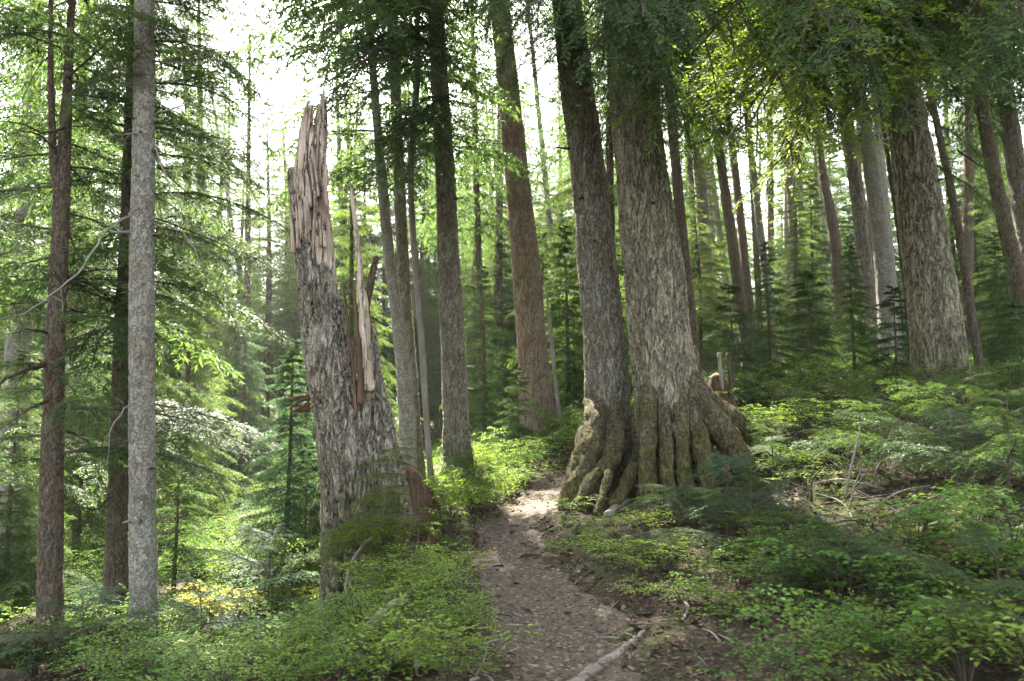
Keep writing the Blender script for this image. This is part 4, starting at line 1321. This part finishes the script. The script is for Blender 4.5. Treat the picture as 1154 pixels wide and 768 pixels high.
def leaves(P, D, L, tint, kind, g, droop=.15, jit=.3):
    o, fq = leaf_outline(kind)
    n = len(P)
    nrmv = nrm(np.broadcast_to(UP, D.shape) + g.normal(0, jit, D.shape))
    side = nrm(np.cross(nrmv, D))
    upv = np.cross(D, side)
    V = P[:, None, :] + (D[:, None, :] * o[None, :, 0, None] + side[:, None, :] * o[None, :, 1, None]) * L[:, None, None]
    fold = np.abs(o[:, 1]) * .45 - droop * o[:, 0] ** 2
    V = V + upv[:, None, :] * (fold[None, :] * L[:, None])[..., None]
    k = len(o)
    base = (np.arange(n) * k)[:, None]
    if kind == 'oval':
        fs = [np.concatenate([base + np.array(f)[None] for f in fq])]
    else:
        fs = [np.concatenate([base + np.array(f)[None] for f in ((0, 1, 2), (0, 2, 5), (2, 3, 4), (2, 4, 5), (0, 8, 9), (0, 5, 8), (8, 6, 7), (8, 5, 6))])]
    return V.reshape(-1, 3), fs, np.repeat(tint, k)


def shrub(name, H, spread, stems, seed, m, kind='oval', ll=.026, dens=.018, flat=.5):
    g = np.random.default_rng(seed)
    root = thing(name, '', 'shrub', (0, 0, -50))
    wb, fb = Buf(), Buf()
    for s in range(stems):
        a = g.uniform(0, 6.28)
        out = spread * g.uniform(.35, 1.0)
        h = H * g.uniform(.55, 1.05)
        p = np.array([(0, 0, -.04), (math.cos(a) * out * .3, math.sin(a) * out * .3, h * .62), (math.cos(a) * out * .8, math.sin(a) * out * .8, h * .95), (math.cos(a) * out * 1.15, math.sin(a) * out * 1.15, h * .93)])
        p = p + g.normal(0, .02, p.shape) * np.array([[0], [1], [1], [1]])
        C, r, u = resample(p, np.array([.005, .0035, .002, .001]), .03)
        tube(wb, C, r, 4, cap=False)
        nb = int(5 + H * 12)
        for k in range(nb):       # side sprays
            i = int(len(C) * g.uniform(.35, .98))
            i = min(i, len(C) - 2)
            T = nrm(C[i + 1] - C[i - 1]) * np.array([1, 1, .3])
            sd = nrm(np.cross(UP, T)) * (1 if k % 2 else -1)
            d = nrm(T * g.uniform(.3, .9) + sd * g.uniform(.5, 1.1) + UP * g.normal(.08, .16))
            ln = g.uniform(.10, .24) * (.6 + H)
            m_ = max(4, int(ln / dens))
            uu = np.linspace(.12, 1, m_)
            Q = C[i] + d * (ln * uu)[:, None] - UP * (ln * .22 * uu ** 2)[:, None]
            tube(wb, Q[[0, m_ // 2, -1]], np.array([.0018, .0012, .0007]), 3, cap=False)
            pr = nrm(np.cross(UP, d))
            sg = np.where(np.arange(m_) % 2 == 0, 1.0, -1.0)
            ld = nrm(d * .55 + pr * sg[:, None] * .85 + g.normal(0, .18, (m_, 3)))
            ld[-1] = d
            L = ll * g.uniform(.6, 1.2, m_)
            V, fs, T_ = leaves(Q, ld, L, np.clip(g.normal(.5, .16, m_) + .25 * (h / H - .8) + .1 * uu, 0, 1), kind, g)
            fb.add(V, *fs, tint=T_)
    link('stems', wb.mesh(name + '_stems', M['twig']), root)
    link('leaves', fb.mesh(name + '_leaves', m), root)
    return root


SH = {
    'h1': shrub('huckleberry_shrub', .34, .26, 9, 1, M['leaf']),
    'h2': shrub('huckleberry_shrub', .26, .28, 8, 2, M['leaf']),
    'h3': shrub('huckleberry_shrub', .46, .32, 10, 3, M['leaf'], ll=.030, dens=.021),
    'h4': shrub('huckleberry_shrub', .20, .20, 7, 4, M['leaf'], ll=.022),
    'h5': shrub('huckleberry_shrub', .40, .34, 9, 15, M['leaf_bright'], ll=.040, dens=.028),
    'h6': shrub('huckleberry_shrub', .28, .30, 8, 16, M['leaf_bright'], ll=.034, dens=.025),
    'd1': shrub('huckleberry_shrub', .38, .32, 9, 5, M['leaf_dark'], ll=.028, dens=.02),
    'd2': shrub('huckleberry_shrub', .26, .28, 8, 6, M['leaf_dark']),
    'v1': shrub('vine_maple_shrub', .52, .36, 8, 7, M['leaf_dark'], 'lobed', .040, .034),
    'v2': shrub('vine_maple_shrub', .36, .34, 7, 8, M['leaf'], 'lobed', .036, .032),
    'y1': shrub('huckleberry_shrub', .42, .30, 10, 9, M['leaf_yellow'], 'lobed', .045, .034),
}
SFREE = set(SH)
SQ = {'bright shrubs on the bank below the trail': .8, 'shrubs in the hollow': .62, 'small shrubs below the great trees': .6, 'shrubs scattered over the upper bank': .7, 'lobed-leaf shrubs at the foot of the bank': .8, 'low shrubs on the brushy slope': .75, 'shaded shrubs around the trunks': .8}


def put_shrub(k, p, s, label, group=None):
    rz = float(rng.uniform(0, 6.28))
    if k in SFREE:
        SFREE.discard(k)
        o = SH[k]
        o.location, o.rotation_euler, o.scale = tuple(p), (0, 0, rz), (s, s, s)
        o['label'] = label
        if group: o['group'] = group
        return o
    s = (s, s, s * SQ.get(group, 1.0))
    return copy_tree(SH[k], p, rz, s, label, group, tilt=(rng.normal(0, .1), rng.normal(0, .1)))


def in_poly(px, py, poly):
    c = False
    n = len(poly)
    for a in range(n):
        x0, y0 = poly[a]; x1, y1 = poly[a - 1]
        if (y0 > py) != (y1 > py) and px < (x1 - x0) * (py - y0) / (y1 - y0) + x0: c = not c
    return c


def scatter(poly, n, kinds, smin, smax, label, group, seed, sep=.16, ymax=40, tmin=1.12):
    g = np.random.default_rng(seed)
    xs, ys = [p[0] for p in poly], [p[1] for p in poly]
    done, tries = [], 0
    while len(done) < n and tries < n * 25:
        tries += 1
        px, py = g.uniform(min(xs), max(xs)), g.uniform(min(ys), max(ys))
        if not in_poly(px, py, poly): continue
        p = G(px, py)
        if p is None or p[1] > ymax: continue
        if float(trail_d(np.array([p[0]]), np.array([p[1]]))[0]) < tmin: continue
        if any(math.hypot(p[0] - q[0], p[1] - q[1]) < sep for q in done): continue
        if p[1] < 3.0: continue
        done.append(p)
        put_shrub(kinds[int(g.integers(len(kinds)))], p, g.uniform(smin, smax), label, group)


scatter([(300, 790), (350, 700), (420, 690), (445, 640), (480, 600), (522, 605), (522, 640), (530, 690), (548, 735), (540, 790)], 50, ['h5', 'h6', 'h3', 'h6', 'h1'], .5, .95,
        'bright green small-leaved shrub on the bank dropping from the trail to the snag', 'bright shrubs on the bank below the trail', 1)
scatter([(170, 790), (190, 690), (300, 680), (380, 690), (340, 790)], 36, ['h6', 'd1', 'h5', 'd2', 'v2'], .7, 1.15,
        'green shrub in the hollow between the lichen-speckled trunk and the bank', 'shrubs in the hollow', 2, .2)
scatter([(0, 790), (0, 600), (180, 600), (190, 790)], 42, ['d1', 'd2', 'd1', 'h3'], .8, 1.4, 'shaded dark green shrub around the forking and brown trunks', 'shaded shrubs around the trunks', 3, .25)
scatter([(180, 680), (190, 570), (360, 560), (370, 640), (350, 680)], 44, ['h1', 'h2', 'h3', 'd1'], 1.0, 1.6, 'sunny low shrub in the glade behind the snag', 'low shrubs in the sunny glade', 4, .35)
scatter([(465, 615), (480, 560), (520, 535), (600, 525), (590, 560), (545, 590)], 22, ['h5', 'h6', 'h3'], .6, 1.0, 'sunlit yellow-green shrub lining the outer bend of the trail', 'sunlit shrubs lining the trail bend', 5, .2)
scatter([(520, 535), (560, 490), (660, 485), (660, 530), (600, 535)], 26, ['h1', 'h3', 'd1', 'd2'], .8, 1.3, 'green shrub around the foot of the reddish brown trunk', 'shrubs around the reddish brown trunk', 6, .3)
scatter([(590, 600), (640, 585), (680, 600), (760, 590), (800, 620), (770, 690), (700, 680), (640, 650), (600, 640)], 17, ['h6', 'h5', 'h6', 'h2'], .5, .9, 'small shrub on the trail-side slope below the two great trees', 'small shrubs below the great trees', 7, .2)
scatter([(780, 660), (830, 590), (900, 600), (960, 640), (900, 720), (830, 740)], 11, ['h6', 'd2', 'v2', 'h5'], .6, 1.0, 'low shrub on the brushy slope right above the trail', 'low shrubs on the brushy slope', 8, .22)
scatter([(880, 768), (900, 690), (1000, 640), (1154, 620), (1170, 790), (900, 790)], 25, ['v1', 'v2', 'h5', 'd1', 'h6'], .6, 1.1, 'lobed-leaf shrub covering the near foot of the bank', 'lobed-leaf shrubs at the foot of the bank', 9, .2)
scatter([(820, 590), (850, 480), (960, 450), (1154, 460), (1154, 620), (1000, 640), (900, 600)], 26, ['h5', 'h6', 'd1', 'd2', 'h6'], .5, 1.0, 'green shrub scattered over the upper bank under the stout tree', 'shrubs scattered over the upper bank', 10, .25)
scatter([(800, 470), (840, 430), (1000, 425), (1154, 440), (1154, 470), (950, 460)], 22, ['d1', 'h3', 'h1'], .9, 1.5, 'shrub along the crest of the bank before the slim trunks', 'shrubs along the crest of the bank', 11, .3)
scatter([(800, 540), (800, 455), (1000, 440), (1010, 500), (900, 540)], 34, ['h1', 'd1', 'h3', 'd2'], .7, 1.2, 'shrub crowding the slope behind the buttress root of the thickest tree', 'shrubs behind the buttress root', 12, .22)
scatter([(0, 700), (20, 630), (150, 625), (160, 690), (60, 720)], 16, ['d1', 'd2', 'h3'], .9, 1.4, 'dark shrub in the gap between the forking and brown trunks', 'dark shrubs between the forking and brown trunks', 13, .3)
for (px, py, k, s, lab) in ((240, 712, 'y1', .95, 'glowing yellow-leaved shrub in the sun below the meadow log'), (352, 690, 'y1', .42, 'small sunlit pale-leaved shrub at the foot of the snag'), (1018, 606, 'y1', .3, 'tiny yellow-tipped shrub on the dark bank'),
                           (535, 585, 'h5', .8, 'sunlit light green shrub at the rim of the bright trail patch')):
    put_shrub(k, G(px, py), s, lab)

for k in SFREE:      # kinds that found no place
    for c in list(SH[k].children): bpy.data.objects.remove(c)
    bpy.data.objects.remove(SH[k])

# ------------------------------------------------------------------ ground cover and litter
def rand_ground(n, x0, x1, y0, y1, g, tlo=None, thi=None, dens=None):
    x, y = g.uniform(x0, x1, n), g.uniform(y0, y1, n)
    td = trail_d(x, y)
    k = np.ones(n, bool)
    if tlo is not None: k &= td > tlo
    if thi is not None: k &= td < thi
    if dens is not None: k &= g.random(n) < dens(x, y)
    x, y = x[k], y[k]
    return np.stack([x, y, hfun(x, y)], 1)


g = np.random.default_rng(61)
cv = Buf()
for (n, x0, x1, y0, y1, L, hh) in ((26000, -9.0, -1.2, 7.5, 24, .07, .16), (9000, -3.0, -.5, 3.6, 9, .030, .06), (900, .8, 9, 3.2, 13, .030, .07), (14000, -1.6, 2.5, 8.5, 18, .05, .12), (14000, -22, 24, 14, 40, .12, .25)):
    P = rand_ground(n, x0, x1, y0, y1, g, 1.25, None, lambda x, y: np.clip(.5 + 1.1 * vnoise(np.stack([x * .9, y * .9, 0 * x], -1), 4), .03, 1))
    P[:, 2] += g.uniform(.01, hh, len(P))
    a = g.uniform(0, 6.28, len(P))
    D = nrm(np.stack([np.cos(a), np.sin(a), g.normal(.05, .25, len(P))], 1))
    V, fs, T = leaves(P, D, L * g.uniform(.6, 1.3, len(P)), np.clip(g.normal(.5, .22, len(P)), 0, 1), 'oval', g, jit=.4)
    cv.add(V, *fs, tint=T)
tag(link('ground_cover', cv.mesh('ground_cover', M['cover'])), 'low carpet of small green leaves over the forest floor', 'ground cover', None, 'stuff')

lt = Buf()
for (n, x0, x1, y0, y1, tl, th_, sz) in ((30000, -1.5, 3, 3.0, 11, None, 1.35, .011), (42000, -4, 8, 3.0, 11, 1.0, None, .016), (5000, -1.5, 3, 3.0, 9, None, 1.3, .022)):
    P = rand_ground(n, x0, x1, y0, y1, g, tl, th_)
    P[:, 2] += .008
    n_ = len(P)
    a = g.uniform(0, 6.28, n_)
    D = nrm(np.stack([np.cos(a), np.sin(a), g.normal(0, .3, n_)], 1))
    S = nrm(np.cross(nrm(UP + g.normal(0, .5, D.shape)), D))
    l = sz * g.lognormal(0, .5, n_)[:, None]
    w_ = l * g.uniform(.15, .6, n_)[:, None]
    V = np.stack([P - D * l - S * w_ * .4, P - D * l * .3 + S * w_, P + D * l + S * w_ * .3, P + D * l * .4 - S * w_], 1).reshape(-1, 3)
    lt.add(V, np.arange(n_ * 4).reshape(-1, 4), tint=np.repeat(np.clip(g.beta(1.6, 2.6 if th_ else 4.2, n_), 0, 1), 4))
tag(link('leaf_litter', lt.mesh('leaf_litter', M['chips'])), 'fine brown litter of needles, chips and bark on the soil', 'litter', None, 'stuff')

# ------------------------------------------------------------------ fallen wood
def stick(name, lab, cat, pts, w_, m, group=None, seed=0, rough=.15, n=10, twigs=0, flat=1.0, lift=0.0):
    """pts: photo x, y on the ground (or with a depth and so above it)"""
    Wp = []
    for p in pts:
        q = G(p[0], p[1]) if len(p) == 2 else W(*p)
        Wp.append(q + np.array([0, 0, lift]))
    Wp = np.array(Wp)
    base = Wp.mean(0)
    rr = np.array([a / F * p[1] / 2 for a, p in zip(w_, Wp)])
    Wp[:, 2] += rr * .6
    root = thing(name, lab, cat, base, group)
    b = Buf()
    P, r2, _ = resample(Wp - base, rr, max(.02, rr.mean() * .8))
    g = np.random.default_rng(seed)
    P = P + g.normal(0, rr.mean() * .12, P.shape)
    tube(b, P, r2, n, None, rough, seed, flat=flat)
    for _ in range(twigs):
        i = int(g.integers(1, len(P) - 1))
        q = P[i] + nrm(g.normal(0, 1, 3) + np.array([0, -.3, .9])) * g.uniform(.06, .22)
        tube(b, np.array([P[i], (P[i] + q) / 2 + g.normal(0, .012, 3), q]), np.array([r2[i] * .5, r2[i] * .35, .0015]), 5)
    link('wood', b.mesh(name, m, True), root)
    return root


stick('driftwood_branch', 'bleached tapering broken branch lying across the trail', 'branch', [(630, 776), (665, 753), (698, 732), (726, 714)], (12, 13, 8, 3), M['driftwood'], seed=1, n=16, flat=.7, rough=.2)
stick('twig', 'white crooked twig beside the trail below the great trees', 'twig', [(756, 686), (768, 683), (775, 690), (772, 702)], (3, 4, 4, 3), M['dead'], seed=2)
stick('branch', 'short pale broken branch among the roots of the great trees', 'branch', [(684, 588), (696, 578), (708, 570)], (8, 9, 6), M['dead'], seed=3)
stick('twig', 'thin pale stick lying along the inner trail edge', 'twig', [(545, 728), (556, 724), (566, 718)], (4, 4, 3), M['dead'], seed=4)
stick('twig', 'grey forked twig at the very bottom of the trail', 'twig', [(530, 768), (548, 760), (560, 768), (575, 762)], (4, 4, 3, 2), M['dead'], seed=5, twigs=2)
stick('dead_limb', 'bent grey bare limb among shrubs on the bank below the snag', 'branch', [(272, 775), (305, 748), (338, 728), (356, 708), (386, 694)], (9, 9, 7, 6, 4), M['dead'], seed=6, twigs=7, lift=.09)
stick('split_log', 'pale split log lying in the bank shrubs', 'log', [(405, 752), (428, 726), (450, 702), (470, 684)], (6, 13, 10, 3), M['driftwood'], seed=7, flat=.6, rough=.35, lift=.11)
stick('dead_limb', 'grey twisted limb standing in the bank shrubs near the trail', 'branch', [(472, 775), (464, 750), (468, 728)], (8, 7, 5), M['dead'], seed=8, twigs=2, lift=.09)
stick('dead_limb', 'reddish rotten branch under the bank shrubs', 'branch', [(375, 772), (400, 740), (425, 710)], (10, 10, 7), M['redwood'], seed=9, lift=.08)
stick('fallen_log', 'dark mossy log along the bottom by the forking trunk', 'log', [(-60, 752, 6.2), (40, 738, 6.5), (130, 730, 6.7), (215, 728, 6.8)], (34, 32, 28, 20), M['log'], seed=10, n=30)
stick('fallen_log', 'big dark leaning log behind the foot of the forking trunk', 'log', [(-40, 762, 7.1), (0, 738, 7.4), (28, 720, 7.7), (58, 700, 8.1)], (44, 40, 34, 26), M['log'], seed=11, n=30)
stick('fallen_log', 'mossy log across the glade below the young fir', 'log', [(218, 648, 9.6), (262, 658, 9.3), (300, 668, 9.0), (325, 676, 8.8)], (10, 13, 15, 14), M['log'], seed=12, n=24)
stick('fallen_log', 'dark log at the far side of the glade', 'log', [(180, 538, 23), (225, 528, 23), (270, 535, 22.5)], (16, 20, 14), M['log'], seed=13, n=20)
stick('stick', 'dark stub of wood leaning beside the snag foot', 'log', [(308, 690, 7.6), (330, 672, 7.7), (350, 655, 7.9)], (18, 18, 14), M['log'], seed=14, n=20)
stick('fallen_branch', 'tan broken branch with snapped end on the dark bank', 'branch', [(1074, 618, 4.7), (1110, 612, 4.65), (1165, 598, 4.6)], (7, 10, 12), M['dead'], seed=15, twigs=1)
stick('fallen_branch', 'long dark branch crossing the bank above the tan one', 'branch', [(1060, 562, 5.4), (1100, 568, 5.3), (1165, 582, 5.2)], (5, 8, 11), M['twig'], seed=16)
stick('twig', 'upright pale twig standing in the brush pile', 'twig', [(952, 560, 6.1), (961, 520, 6.1), (970, 480, 6.1)], (3, 2.4, 1.2), M['dead'], seed=17, twigs=2)
g = np.random.default_rng(33)
for k in range(34):    # brush pile of grey twigs on the bank
    px, py = g.uniform(900, 1020), g.uniform(500, 620)
    p = G(px, py)
    q = p + np.array([g.normal(0, .35), g.normal(0, .3), 0])
    q[2] = gz(q[0], q[1]) + abs(g.normal(.05, .16))
    b = Buf()
    root = thing('twig', 'grey dry twig in the brush pile on the bank', 'twig', p, 'dry twigs in the brush pile')
    v = q - p
    tube(b, np.array([(0, 0, .01), v * .5 + g.normal(0, .03, 3) + np.array([0, 0, .03]), v + np.array([0, 0, .02])]), np.array([.008, .006, .003]) * g.uniform(.7, 1.6), 5, .05, .1, k)
    link('wood', b.mesh('twig', M['dead'] if k % 3 else M['twig'], True), root)
for k in range(26):    # loose sticks on the trail sides
    px, py = g.uniform(540, 900), g.uniform(620, 765)
    p = G(px, py)
    a, l = g.uniform(0, 6.28), g.uniform(.05, .2)
    q = p + np.array([math.cos(a) * l, math.sin(a) * l, 0]); q[2] = gz(q[0], q[1])
    b = Buf()
    root = thing('twig', 'small loose twig lying on the trail or its edge', 'twig', p, 'loose twigs along the trail')
    v = q - p
    tube(b, np.array([(0, 0, .012), v * .5 + g.normal(0, .006, 3) + np.array([0, 0, .014]), v + np.array([0, 0, .012])]), np.array([.005, .004, .002]) * g.uniform(.6, 1.6), 5, .03, .1, k)
    link('wood', b.mesh('twig', M['dead'], True), root)

# ------------------------------------------------------------------ the hazy air
hz = bpy.data.materials.new('haze'); hz.use_nodes = True
n = hz.node_tree
for x in list(n.nodes): n.nodes.remove(x)
out = n.nodes.new('ShaderNodeOutputMaterial')
pv = n.nodes.new('ShaderNodeVolumePrincipled')
pv.inputs['Color'].default_value = (.95, .97, .9, 1)
pv.inputs['Density'].default_value = .0005
pv.inputs['Anisotropy'].default_value = .35
n.links.new(pv.outputs[0], out.inputs['Volume'])
hv = np.array([(x, y, z) for z in (-12.0, 34.0) for y in (-66.0, 196.0) for x in (-176.0, 176.0)])
ho = link('haze', mesh_np('haze', hv, [np.array([(0, 2, 3, 1), (4, 5, 7, 6), (0, 1, 5, 4), (2, 6, 7, 3), (0, 4, 6, 2), (1, 3, 7, 5)])], hz))
tag(ho, 'pale sunlit haze hanging between the trees', 'haze', None, 'stuff')
